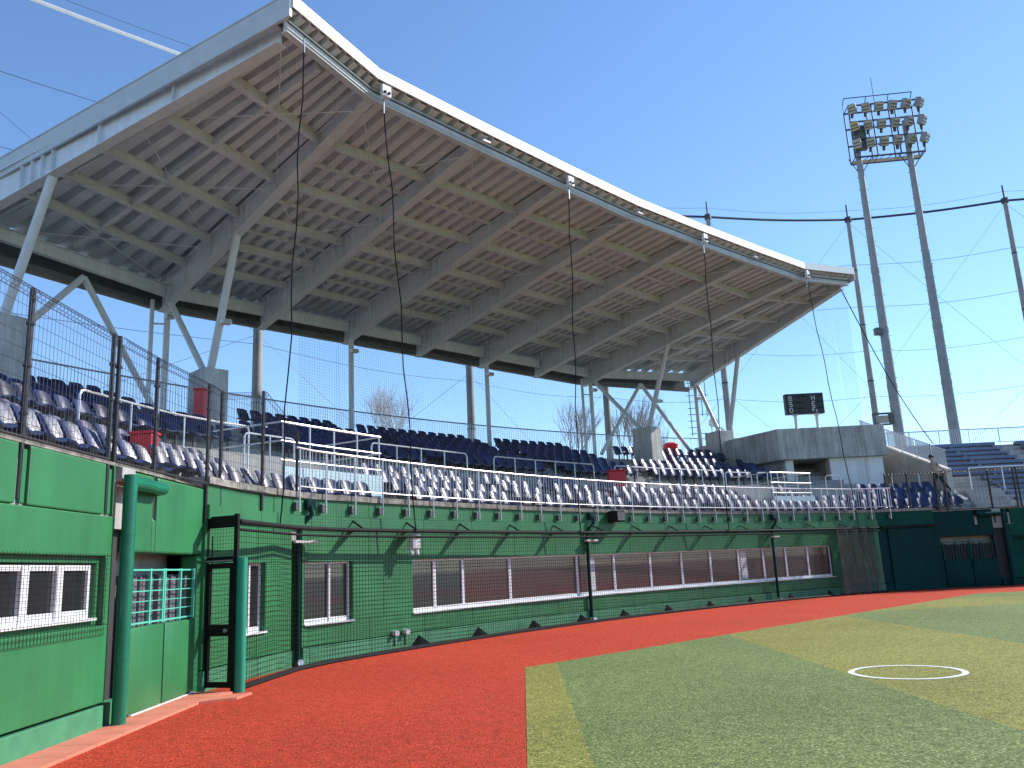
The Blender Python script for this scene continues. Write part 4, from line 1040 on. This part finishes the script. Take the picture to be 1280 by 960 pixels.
# red bins
def red_box(p, w, h, label, taper=False):
    r = thing('red_bin', label, 'bin', p, 'red bins on the terrace'); p = Vector(p)
    b = MB()
    if taper: b.tube(p+Vector((0,0,0.05)), p+Vector((0,0,h-0.12)), w*0.36, 14, w*0.52)
    else: b.box(p+Vector((0,0,h/2)), (w, w*0.8, h-0.02))
    b.build('body', M['red'], r, bevel=0 if taper else 0.02, smooth=taper)
    b = MB()
    if taper: b.tube(p+Vector((0,0,h-0.12)), p+Vector((0,0,h)), w*0.54, 14, w*0.3)
    else: b.box(p+Vector((0,0,h+0.02)), (w+0.05, w*0.8+0.05, 0.05))
    b.build('lid', M['red'], r, bevel=0 if taper else 0.015, smooth=taper)
red_box((-1.75,-20.1,3.45), 0.40, 0.80, 'tall red bin behind the fence above the left gate')
red_box(P3(8.75,3.35,4.0), 0.62, 0.92, 'red bin standing at the end of the middle hand rail')
red_box(P3(3.1,15.15,6.35), 0.78, 1.25, 'red tapered bin behind the small seat block right of the pier', True)
red_box(P3(5.7,-11.2,6.05), 0.30, 0.85, 'red bin tucked beside the left concrete pier')

# ------------------------------------------------------------------ concrete building with doorway, scoreboard, stairs
bd = thing('concrete_building', 'angular grey concrete building with open doorway below the scoreboard', 'building', (19,5,3.9))
fa, fb_ = (17.2,4.3), (22.25,4.3); ra_ = (14.4,9.8); rb2 = (22.4,9.8)
b = MB(); b.prism([fa, fb_, (22.25,4.75), (17.6,4.75), (15.0,9.8), ra_], 5.96, lambda p: 7.42); b.build('parapet', M['conc_d'], bd, bevel=0.02)
b = MB(); b.prism([(17.6,4.75),(22.2,4.75),rb2,(15.0,9.8)], 5.97, 6.2); b.build('roof_slab', M['conc_d'], bd)
b = MB(); b.prism([(17.55,4.66),(17.92,4.66),(17.92,5.1),(17.55,5.1)], 3.7, 5.96); b.build('pillar', M['panel'], bd, bevel=0.01)
b = MB(); b.prism([(19.62,4.62),(22.12,4.62),(22.12,4.9),(19.62,4.9)], 4.3, 5.955); b.build('front_board', M['panel'], bd, bevel=0.008)
b = MB(); b.prism([(19.64,4.64),(22.14,4.64),(22.14,5.2),(19.64,5.2)], 3.7, 4.29); b.build('front_base', M['conc'], bd)
b = MB(); b.prism([(17.5,4.9),(17.6,4.9),(16.0,8.0),(15.9,8.0)], 3.8, 5.955); b.build('side_wall', M['conc_d'], bd)
b = MB(); b.prism([(15.85,7.05),(16.3,7.05),(15.05,9.75),(14.5,9.75)], 3.8, 5.957); b.build('side_wall', M['conc_d'], bd)
b = MB(); b.prism([(17.92,7.6),(19.62,7.6),(19.62,7.8),(17.92,7.8)], 3.7, 5.95); b.build('back_wall', M['conc_d'], bd)
b = MB(); b.prism([(19.63,5.2),(19.8,5.2),(19.8,7.7),(19.63,7.7)], 3.7, 5.95); b.build('passage_wall', M['conc_t'], bd)
b = MB(); b.prism([(17.75,5.1),(17.9,5.1),(17.9,7.7),(17.75,7.7)], 3.7, 5.95); b.build('passage_wall', M['conc_t'], bd)
b = MB(); b.box((19.0,7.57,4.85), (0.75,0.05,2.0)); o = b.build('door', M['dark'], bd)
b = MB(); b.box((18.72,7.53,4.85), (0.03,0.04,0.14)); b.build('handle', M['galv'], o)
for x in (18.4, 19.7, 20.9):     # board joints on the parapet face
    b = MB(); b.box((x,4.296,6.7), (0.015,0.012,1.3)); b.build('joint', M['conc_t'], bd)
for x in (20.4, 21.3):
    b = MB(); b.box((x,4.617,5.12), (0.012,0.012,1.6)); b.build('joint', M['conc'], bd)
# scoreboard
sb = thing('scoreboard', 'small black ball count scoreboard standing on two legs on the concrete roof', 'scoreboard', (18.95,4.95,7.4))
bx0, bx1, bz0, bz1, by = 17.98, 19.82, 8.2, 9.2, 4.95
b = MB(); b.box(((bx0+bx1)/2,by+0.16,(bz0+bz1)/2), (bx1-bx0,0.32,bz1-bz0)); b.build('cabinet', M['scorebd'], sb, bevel=0.015)
for x in (18.42, 19.45):
    b = MB(); b.tube((x,by+0.16,7.42), (x,by+0.16,8.22), 0.07, 10); o = b.build('leg', M['white'], sb, smooth=True)
    b = MB(); b.tube((x,by+0.16,7.42), (x,by+0.16,7.55), 0.17, 10, 0.08); b.build('foot', M['galv'], o, smooth=True)
    b = MB(); b.tube((x,by+0.16,8.10), (x,by+0.16,8.2), 0.08, 10, 0.15); b.build('bracket', M['galv'], o, smooth=True)
GL = {'B':[[(0,0),(0,1),(.7,1),(.8,.9),(.8,.6),(.7,.5),(0,.5)],[(.7,.5),(.8,.4),(.8,.1),(.7,0),(0,0)]], 'S':[[(.8,.85),(.65,1),(.15,1),(0,.85),(0,.65),(.15,.5),(.65,.5),(.8,.35),(.8,.15),(.65,0),(.15,0),(0,.15)]],
      'O':[[(.2,0),(0,.2),(0,.8),(.2,1),(.6,1),(.8,.8),(.8,.2),(.6,0),(.2,0)]], 'H':[[(0,0),(0,1)],[(.8,0),(.8,1)],[(0,.5),(.8,.5)]], 'E':[[(.8,0),(0,0),(0,1),(.8,1)],[(0,.5),(.65,.5)]],
      'F':[[(0,0),(0,1),(.8,1)],[(0,.5),(.6,.5)]], 'c':[[(.55,.5),(.2,.5),(.05,.35),(.05,.15),(.2,0),(.55,0)]]}
def glyph(ch, x, z, h):
    b = MB(); w = h*0.85
    for st in GL[ch]:
        for (a, c_) in zip(st[:-1], st[1:]): b.bar((x+a[0]*w, by-0.012, z+a[1]*h), (x+c_[0]*w, by-0.012, z+c_[1]*h), 0.012, 0.034, up=(0,0,1) if abs(a[0]-c_[0]) > 1e-4 else (1,0,0))
    b.build('lettering', M['letter'], sb)
for r_, (l1, l2, nl) in enumerate((('B','H',3),('S','E',2),('O','F',2))):
    z = bz1-0.34-r_*0.285; glyph(l1, bx0+0.17, z, 0.20); glyph(l2, bx0+1.27, z, 0.20)
    if l2 == 'F': glyph('c', bx0+1.42, z-0.02, 0.18)
    for k in range(nl):
        for xx in [bx0+0.50+0.235*k]:
            b = MB(); b.tube((xx,by+0.004,z+0.10), (xx,by-0.012,z+0.10), 0.085, 14); o = b.build('lamp', M['lampoff'], sb, smooth=True)
            b = MB(); b.box((xx,by-0.06,z+0.185), (0.2,0.13,0.016)); b.build('hood', M['scorebd'], o)
    xx = bx0+1.655; b = MB(); b.tube((xx,by+0.004,z+0.10), (xx,by-0.012,z+0.10), 0.085, 14); o = b.build('lamp', M['lampoff'], sb, smooth=True)
    b = MB(); b.box((xx,by-0.06,z+0.185), (0.2,0.13,0.016)); b.build('hood', M['scorebd'], o)
# stair side wall with screen
sw = thing('stair_wall', 'tan concrete stair wall sloping down beside the building with pale screen on top', 'wall', (23.4,5,3.9))
SA, SB_ = Vector((22.35,7.6)), Vector((23.95,2.6)); th = Vector((0.3,0.1))
def swz(t): return 7.25+(4.95-7.25)*t
vs = []
for p, z in ((SA, swz(0)), (SB_, swz(1))):
    for off in (Vector((0,0)), th):
        for zz in (3.7, z): q = p+off; vs.append((q.x,q.y,zz))
b = MB(); b.add(vs, [(0,1,3,2),(4,6,7,5),(0,4,5,1),(2,3,7,6),(0,2,6,4),(1,5,7,3)]); b.build('wall_body', M['conc_t'], sw, bevel=0.02)
b = MB(); a0 = Vector((SA.x+0.15,SA.y+0.05,swz(0)+0.04)); a1 = Vector((SB_.x+0.15,SB_.y+0.05,swz(1)+0.04)); b.bar(a0, a1, 0.36, 0.08); b.build('coping', M['kerb'], sw)
for k in range(6):
    t0, t1 = k/6, (k+1)/6; p, q = a0.lerp(a1,t0+0.01), a0.lerp(a1,t1-0.01); b = MB()
    b.add([p+Vector((0,0,0.1)), q+Vector((0,0,0.1)), q+Vector((0,0,0.85)), p+Vector((0,0,0.85)), p+Vector((0.03,0.01,0.1)), q+Vector((0.03,0.01,0.1)), q+Vector((0.03,0.01,0.85)), p+Vector((0.03,0.01,0.85))], [(0,1,2,3),(4,5,6,7),(0,1,5,4),(2,3,7,6),(1,2,6,5),(0,3,7,4)])
    b.build('screen_panel', M['screen'], sw)
    b = MB(); b.tube(p, p+Vector((0,0,0.88)), 0.02, 6); b.build('post', M['rail'], sw)
b = MB(); b.tube(a0+Vector((0,0,0.88)), a1+Vector((0,0,0.88)), 0.025, 6); b.build('hand_rail', M['rail'], sw, smooth=True)
hoop_rail('short hoop rail in front of the pale board beside the stair wall', -s_of_Y(-22.0)-0.2, -s_of_Y(-22.9), 2.9, 3.9, 4.95, 2)
hoop_rail('hoop rail in front of the dark doorway of the concrete building', -s_of_Y(-18.3), -s_of_Y(-19.1), 2.4, 3.9, 4.9, 2)
hoop_rail('low hand rail pair left of the doorway under the roof end', -s_of_Y(-15.0), -s_of_Y(-16.6), 3.1, 3.9, 5.1, 3)

# ------------------------------------------------------------------ right bench stand
bs = thing('bench_terrace', 'stepped concrete terrace carrying long blue bench planks at the right', 'terrace', (34,4,3))
x0 = 24.45
NB = 12
for k in range(NB):
    y0 = 1.7+0.60*k; z = 3.35+0.29*k; b = MB(); b.box(((x0+52)/2+0.0, y0+0.3, (z+2.6)/2), (52-x0, 0.64, z-2.6)); b.build('step', M['conc'], bs)
b = MB(); b.box(((x0+52)/2, 9.4, 4.6), (52-x0, 1.3, 4.2)); b.build('step', M['conc'], bs)
b = MB(); b.prism([(x0-0.25,1.9),(x0-0.02,1.9),(x0-0.02,9.5),(x0-0.25,9.5)], 2.6, lambda p: 3.6+(p[1]-1.9)*0.42); b.build('side_wall', M['conc'], bs)
BL = ['lowest','second lowest','third lowest','fourth lowest','fifth lowest','sixth lowest','sixth highest','fifth highest','fourth highest','third highest','second highest','topmost']
for k in range(NB):
    y0 = 1.7+0.60*k; z = 3.35+0.29*k
    secs_ = [(x0+0.5+ (1.6 if k < 5 else 0.0), 29.7), (30.8, 41.0), (42, 51)]
    for j, (xa, xb) in enumerate(secs_):
        r = thing('bench', '%s blue plank bench, %s' % (BL[k], ['section nearest the stair wall','middle section behind the black fence posts','section out past the right edge'][j]), 'bench', ((xa+xb)/2, y0+0.5, z), 'blue plank benches of the right stand')
        b = MB(); b.box(((xa+xb)/2, y0+0.36, z+0.20), (xb-xa, 0.30, 0.15)); b.build('plank', M['bench'], r, bevel=0.008)
        xx = xa+0.3
        while xx < xb: b = MB(); b.box((xx, y0+0.36, z+0.096), (0.14,0.20,0.19)); b.build('support', M['bench_leg'], r); xx += 2.2
# benches' concrete stair blocks at the lower left of the bench stand
for k in range(5):
    b = MB(); b.box((x0+0.55+0.12*k, 1.2+0.4*k, 3.05+0.19*k), (1.6, 0.4, 0.5)); b.build('stair_block', M['conc'], bs, bevel=0.01)
def straight_rail(name, label, pa, pb, h, nposts, bars=0, m=M['rail'], group=None, mid=False):
    r = thing(name, label, 'railing', (Vector(pa)+Vector(pb))/2, group); pa, pb = Vector(pa), Vector(pb)
    b = MB(); b.tube(pa+Vector((0,0,h)), pb+Vector((0,0,h)), 0.028, 8); b.build('top_rail', m, r, smooth=True)
    if mid or bars: b = MB(); b.tube(pa+Vector((0,0,0.12)), pb+Vector((0,0,0.12)), 0.018, 8); b.build('bottom_rail', m, r, smooth=True)
    for i in range(nposts): p = pa.lerp(pb, i/(nposts-1)); b = MB(); b.tube(p, p+Vector((0,0,h)), 0.024, 8); b.build('post', m, r, smooth=True)
    if bars:
        b = MB()
        for i in range(bars): p = pa.lerp(pb, i/bars); b.tube(p+Vector((0,0,0.1)), p+Vector((0.0,0,h)), 0.012, 4, cap=False)
        b.build('balusters', m, r, kind='stuff')
straight_rail('rear_railing', 'pale barred railing along the top of the bench stand', (22.4,8.9,6.75), (52,8.9,6.75), 0.85, 20, 280, M['galv'])
straight_rail('hand_rail', 'white hand rail in front of the blue benches at the right edge', (25.2,3.0,3.95), (34,3.0,3.95), 1.1, 7)

# ------------------------------------------------------------------ person climbing the terrace
def person():
    J = {'pel':(0,0,0.86),'sp':(-0.05,0,1.08),'ch':(-0.11,0,1.30),'nk':(-0.13,0,1.43),'hd':(-0.17,0,1.50),'hd2':(-0.18,0,1.64),
         'hl':(0.0,0.09,0.84),'kl':(-0.10,0.10,0.46),'al':(0.02,0.10,0.07),'tl':(-0.15,0.10,0.03),
         'hr':(0.0,-0.09,0.84),'kr':(0.20,-0.10,0.48),'ar':(0.46,-0.10,0.20),'tr':(0.40,-0.10,0.08),
         'sl':(-0.11,0.17,1.34),'el':(-0.04,0.25,1.08),'wl':(-0.20,0.26,0.90),'gl':(-0.26,0.25,0.84),
         'sr':(-0.11,-0.17,1.34),'er':(0.02,-0.25,1.08),'wr':(-0.10,-0.27,0.86),'gr':(-0.14,-0.26,0.79)}
    Rr = {'pel':0.135,'sp':0.125,'ch':0.145,'nk':0.06,'hd':0.085,'hd2':0.085,'hl':0.09,'kl':0.06,'al':0.045,'tl':0.04,'hr':0.09,'kr':0.06,'ar':0.045,'tr':0.04,'sl':0.07,'el':0.045,'wl':0.032,'gl':0.035,'sr':0.07,'er':0.045,'wr':0.032,'gr':0.035}
    E_ = [('pel','sp'),('sp','ch'),('ch','nk'),('nk','hd'),('hd','hd2'),('pel','hl'),('hl','kl'),('kl','al'),('al','tl'),('pel','hr'),('hr','kr'),('kr','ar'),('ar','tr'),('ch','sl'),('sl','el'),('el','wl'),('wl','gl'),('ch','sr'),('sr','er'),('er','wr'),('wr','gr')]
    names = list(J); idx = {n_: i for i, n_ in enumerate(names)}
    def fing(side):
        g_ = J['g'+side]
        for q in range(4):
            names.append('f%s%d' % (side,q)); J[names[-1]] = (g_[0]-0.05, g_[1]+(q-1.5)*0.018, g_[2]-0.06+0.006*abs(q-1.5)); Rr[names[-1]] = 0.009; idx[names[-1]] = len(names)-1; E_.append(('g'+side, names[-1]))
        names.append('t%s' % (side+'h')); J[names[-1]] = (g_[0]-0.045, g_[1]-0.04, g_[2]-0.01); Rr[names[-1]] = 0.010; idx[names[-1]] = len(names)-1; E_.append(('g'+side, names[-1]))
    fing('l'); fing('r')
    me = bpy.data.meshes.new('person'); me.from_pydata([J[n_] for n_ in names], [(idx[a],idx[b_]) for a, b_ in E_], [])
    o = bpy.data.objects.new('tmp', me); COL.objects.link(o)
    sk = o.modifiers.new('s','SKIN'); sk.use_smooth_shade = True; o.modifiers.new('u','SUBSURF').levels = 1
    for i, n_ in enumerate(names): me.skin_vertices[0].data[i].radius = (Rr[n_],)*2; me.skin_vertices[0].data[i].use_root = (n_ == 'pel')
    dg = bpy.context.evaluated_depsgraph_get(); me2 = bpy.data.meshes.new_from_object(o.evaluated_get(dg))
    bpy.data.objects.remove(o)
    for m_ in ('skin','shirt','trouser'): me2.materials.append(M[m_])
    for p in me2.polygons:
        c_ = p.center; p.use_smooth = True
        if c_.z > 1.44 or (abs(c_.y) > 0.19 and c_.z < 0.98 and c_.z > 0.7): p.material_index = 0
        elif c_.z > 0.90: p.material_index = 1
        else: p.material_index = 2
    r = thing('person', 'person in beige shirt and dark trousers stepping left beside the stair wall', 'person', (23.55,2.62,3.9))
    b_ = bpy.data.objects.new('body', me2); COL.objects.link(b_); b_.parent = r
    h = MB(); h.v = []; n_ = 10
    for j in range(6):
        th_ = j/5*pi*0.55
        for i in range(n_): a = 2*pi*i/n_; h.v.append((-0.165+0.105*sin(th_)*cos(a)+(0.02 if cos(a) > 0 else 0), 0.10*sin(th_)*sin(a), 1.60+0.13*cos(th_)))
    for j in range(5):
        for i in range(n_): h.f.append((j*n_+i, j*n_+(i+1)%n_, (j+1)*n_+(i+1)%n_, (j+1)*n_+i))
    me3 = bpy.data.meshes.new('hair'); me3.from_pydata(h.v, [], h.f); me3.materials.append(M['hair']); ho = bpy.data.objects.new('hair', me3); COL.objects.link(ho); ho.parent = r
    for p in me3.polygons: p.use_smooth = True
    f_ = MB(); f_.box((-0.262,0,1.575), (0.03,0.025,0.04)); me4 = bpy.data.meshes.new('nose'); me4.from_pydata(f_.v, [], f_.f); me4.materials.append(M['skin']); no = bpy.data.objects.new('nose', me4); COL.objects.link(no); no.parent = r
    for sy in (-1,1):
        f_ = MB(); f_.box((-0.257,sy*0.034,1.60), (0.012,0.022,0.012)); e4 = bpy.data.meshes.new('eye'); e4.from_pydata(f_.v, [], f_.f); e4.materials.append(M['hair']); eo = bpy.data.objects.new('eye', e4); COL.objects.link(eo); eo.parent = r
    r.rotation_euler = (0,0,0.25); r.scale = (1.08,1.08,1.04)
person()

# ------------------------------------------------------------------ tall poles, bars, wires, floodlight tower
PP = [(-29.0,-26.2),(-16.6,-14.6),(-5.0,-3.4),(2.78,5.0),(10.0,10.7),(17.2,12.9),(26.3,14.4),(35.1,12.6),(45,11)]
plab = ['net pole far out past the left edge','net pole beyond the left edge of the roof','thick concrete pole behind the seats near the left pier','concrete pole behind the upper seats left of the centre',
        'concrete pole behind the crossing roof braces','dark pole rising behind the right roof end','pole beside the scoreboard building with a small top spike','pole at the right edge with a stay brace','net pole beyond the right edge']
for (x, y), lb in zip(PP, plab):
    r = thing('net_pole', lb, 'pole', (x,y,0), 'tall concrete poles carrying the outer net')
    b = MB(); b.tube((x,y,0), (x,y,22.0), 0.235, 14, 0.12); b.build('shaft', M['pole'], r, smooth=True)
    b = MB(); b.tube((x,y,22.0), (x,y,22.9), 0.05, 6); b.build('spike', M['wire'], r)
    b = MB(); b.tube((x,y,21.75), (x,y,22.05), 0.20, 10); b.build('cap', M['wire'], r)
    b = MB()
    for z in (8.2, 11.5, 15.0, 18.5): b.tube((x,y,z), (x,y,z+0.08), 0.25-0.005*z, 12)
    b.build('bands', M['wire'], r)
wl = ['thick top bar joining the tall net poles','uppermost wire below the top bar of the net poles','second wire below the top bar of the net poles','third wire below the top bar of the net poles','lowest wire strung between the tall net poles','hair thin wire above the top bar of the net poles']
for zi, (z, rr_) in enumerate(((21.9,0.075),(18.9,0.012),(16.2,0.012),(13.4,0.010),(10.6,0.010),(22.5,0.009))):
    r = thing('net_wire', wl[zi], 'wire', (10,10.7,z))
    for (a, c_) in zip(PP[:-1], PP[1:]):
        A = Vector((a[0],a[1],z)); B = Vector((c_[0],c_[1],z)); b = MB()
        b.path([A.lerp(B,t)+Vector((0,0,-(0.12 if zi == 0 else 0.25)*sin(pi*t))) for t in [k/8 for k in range(9)]], rr_, 5); b.build('span', M['rail'] if zi == 0 and a[0] < -4 else M['wire'], r, smooth=True)
r = thing('stay_wires', 'thin crossing stay wires between the tall net poles', 'wire', (17,13,10))
for (a, c_) in zip(PP[:-1], PP[1:]):
    for (za, zc) in ((21.7,11),(11,21.7),(11,3),(3,11)):
        b = MB(); b.tube((a[0],a[1],za), (c_[0],c_[1],zc), 0.008, 4); b.build('stay', M['wire'], r)
# floodlight tower
T0, T1 = Vector((25.75,10.5,0)), Vector((28.6,10.2,0))
ft = thing('floodlight_tower', 'tall two pole floodlight tower with eighteen lamps above the right stand', 'tower', (26.9,9.9,0))
for p, zt in ((T0,26.2),(T1,26.2)):
    b = MB(); b.tube(p, p+Vector((0,0,zt)), 0.33, 16, 0.15); o = b.build('pole', M['polesteel'], ft, smooth=True)
    b = MB(); z = 8.5
    while z < 23: 
        for sg in (-1,1): b.tube(p+Vector((0,0,z)), p+Vector((sg*(0.46-0.008*z),0,z)), 0.014, 4)
        z += 0.8
    b.build('rungs', M['wire'], o, kind='stuff')
    for zz in (10.3, 13.5, 17.0):
        b = MB(); b.tube(p+Vector((0,0,zz)), p+Vector((0,0,zz+0.25)), 0.345-0.0067*zz, 16); b.build('band', M['polesteel'], o, smooth=True)
e = (T1-T0).normalized(); nn = Vector((e.y,-e.x,0)); nn = nn if nn.y < 0 else -nn
C0 = T0-e*0.3; C1 = T1+e*0.75
Wd = (C1-C0).length
def cp(a, off, z): p = C0+e*a+nn*off; return Vector((p.x,p.y,z))
for z in (24.0, 25.15, 26.25, 27.3):
    for off in (0.35, -0.55):
        b = MB(); b.tube(cp(0,off,z), cp(Wd,off,z), 0.055, 6); b.build('frame_rail', M['wire'], ft)
for a in (0, Wd*0.33, Wd*0.66, Wd):
    for off in (0.35, -0.55):
        b = MB(); b.tube(cp(a,off,24.0), cp(a,off,27.3), 0.042, 6); b.build('frame_post', M['wire'], ft)
    for z in (24.0, 27.3):
        b = MB(); b.tube(cp(a,0.35,z), cp(a,-0.55,z), 0.03, 6); b.build('frame_tie', M['wire'], ft)
for a in (0, Wd*0.33, Wd*0.66, Wd):
    b = MB(); b.path([cp(a,-0.55,27.3), cp(a,-0.55,27.9), cp(a,-0.25,28.15)], 0.025, 6); b.build('frame_post', M['wire'], ft)
b = MB(); b.tube(cp(0,-0.25,28.15), cp(Wd,-0.25,28.15), 0.03, 6); b.build('frame_rail', M['wire'], ft)
for k in range(9):
    b = MB(); b.tube(cp(Wd*k/9.0,-0.55,24.03), cp(Wd*(k+1)/9.0,0.35,24.03), 0.018, 5); b.build('floor_brace', M['wire'], ft)
b = MB(); b.box(cp(Wd/2,-0.3,24.0), (Wd,0.4,0.03), (e, nn, Vector((0,0,1)))); b.build('walkway', M['galv'], ft)
for p in (T0,T1):
    for sg in (-1,1):
        b = MB(); b.tube(p+Vector((0,0,23.0)), p+e*(0.65*sg)+nn*0.2+Vector((0,0,24.0)), 0.025, 6); b.build('knee_brace', M['wire'], ft)
b = MB(); b.box(cp(0.55,0.1,25.3), (0.55,0.35,1.5), (e, nn, Vector((0,0,1)))); b.build('control_box', M['gutter'], ft, bevel=0.02)
b = MB(); b.tube(cp(Wd*0.42,0,27.3), cp(Wd*0.42,0,29.2), 0.025, 5); b.build('lightning_rod', M['wire'], ft)
for rr_ in range(3):
    for cc in range(6):
        a = 0.15+cc*(Wd-0.15)/5.0; z = 24.55+rr_*1.12; c_ = cp(a,0.55,z+0.2)
        fwd = Vector((-0.55+0.23*cc*1.0, -0.75, -0.38)).normalized(); side = fwd.cross(Vector((0,0,1))).normalized(); upv = side.cross(fwd)
        r_ = MB(); r_.box(c_, (0.46,0.34,0.56), (side, fwd, upv)); o = r_.build('lamp', M['polesteel'], ft, bevel=0.05)
        r_ = MB(); r_.box(c_+fwd*0.175, (0.38,0.02,0.48), (side, fwd, upv)); r_.build('lens', M['yellow'] if (cc == 0 and rr_ == 1) else M['lampface'], o)
        r_ = MB(); 
        for q in (-0.12, 0.06): r_.box(c_+fwd*0.19+upv*q, (0.38,0.02,0.075), (side, fwd, upv))
        r_.build('louvre', M['gutter'], o)
        r_ = MB(); r_.tube(c_-fwd*0.12, cp(a,0.35,z-0.27), 0.09, 6); r_.build('lamp_arm', M['wire'], o)
r = thing('pole_camera', 'small camera box fixed to the left tower pole', 'camera', (25.3,10.3,13.5))
b = MB(); b.box((25.28,10.25,13.5), (0.35,0.35,0.4)); b.build('case', M['gutter'], r, bevel=0.03)
b = MB(); b.tube((25.3,10.3,13.4), (25.7,10.5,13.4), 0.04, 6); b.build('arm', M['wire'], r)
r = thing('speaker_bracket', 'open box bracket between the net pole and the left tower pole', 'bracket', (24.9,10.5,8.4))
b = MB()
for dz in (0, 0.6): b.box((24.9,10.4,8.3+dz), (0.95,0.3,0.07))
for dx in (-0.44, 0.44): b.box((24.9+dx,10.4,8.6), (0.07,0.3,0.6))
b.build('frame', M['gutter'], r)
b = MB(); b.box((24.9,10.5,8.6), (0.7,0.2,0.4)); b.build('body', M['lampface'], r)
# ladder mast and white horn speakers behind the roof end
r = thing('ladder_mast', 'caged steel ladder mast standing behind the right roof end', 'mast', (14.9,11.2,6.4))
for dx in (0,0.35,0.7,0.95):
    b = MB(); b.tube((14.7+dx,11.2+0.2*(dx>0.3),8.3 if dx < 0.5 else 9.4), (14.7+dx,11.2+0.2*(dx>0.3),11.6), 0.022, 6); b.build('upright', M['wire'], r)
for k in range(9):
    b = MB(); z = 8.4+0.36*k; b.tube((14.55,11.2,z), (15.1 if k % 3 else 15.75,11.2,z), 0.018, 5); b.build('rung', M['wire'], r)
for k, (x, y, z) in enumerate(((15.55,9.9,8.75),(15.75,9.5,8.15))):
    r = thing('horn_speaker', ['upper white horn speaker beside the right roof strut','lower white horn speaker beside the right roof strut'][k], 'speaker', (x,y,z), 'white horn speakers on the roof end')
    b = MB(); b.tube((x,y-0.25,z), (x,y+0.2,z), 0.26, 16, 0.15); b.build('horn', M['white'], r, smooth=True)
    b = MB(); b.tube((x,y+0.2,z), (x,y+0.45,z), 0.12, 10); b.build('driver', M['white'], r, smooth=True)
    b = MB(); b.tube((x,y+0.3,z-0.6), (x,y+0.3,z), 0.03, 6); b.build('stand', M['galv'], r)

# ------------------------------------------------------------------ bare trees behind
def bare_tree(x, y, h, label, seed, spread=0.38):
    rnd = random.Random(seed); r = thing('bare_tree', label, 'tree', (x,y,0), 'leafless trees behind the stand')
    tw = MB(); br = MB()
    def grow(p, d, L, rad, dep):
        q = p+d*L
        (br if dep < 2 else tw).tube(p, q, rad, 6 if dep < 2 else 3, rad*0.68, cap=False)
        if dep >= 6: return
        for k in range(3 if dep < 5 else 2):
            ax_ = Vector((rnd.uniform(-1,1), rnd.uniform(-1,1), rnd.uniform(-0.2,0.5))).normalized()
            nd = (d+ax_*spread*rnd.uniform(0.6,1.35)+Vector((0,0,0.16))).normalized()
            grow(p+d*L*rnd.uniform(0.7,1.0), nd, L*rnd.uniform(0.66,0.86), rad*0.62, dep+1)
    t = MB(); t.tube((x,y,0), (x,y,h*0.3), 0.16, 10, 0.12, cap=False); t.build('trunk', M['bark'], r, smooth=True)
    grow(Vector((x,y,h*0.28)), Vector((0,0,1)), h*0.19, 0.11, 0)
    top = max(v[2] for v in br.v+tw.v); f_ = (h*0.98-h*0.28)/(top-h*0.28)
    for q_ in (br, tw): q_.v = [(x+(a-x)*(0.5+0.5*f_), y+(b_-y)*(0.5+0.5*f_), h*0.28+(c_-h*0.28)*f_) for a, b_, c_ in q_.v]
    br.build('branches', M['bark'], r, smooth=True); tw.build('twigs', M['bark'], r, kind='stuff')
bare_tree(-3.2, 22.0, 15.3, 'broad leafless tree showing above the seats left of centre', 4, 0.46)
bare_tree(8.9, 24.0, 13.5, 'narrow leafless tree left of the double rear column', 9)
bare_tree(12.2, 20.0, 13.0, 'pale leafless tree behind the crossing roof braces', 15)
bare_tree(15.2, 27.0, 13.5, 'leafless tree just left of the right concrete pier', 21)
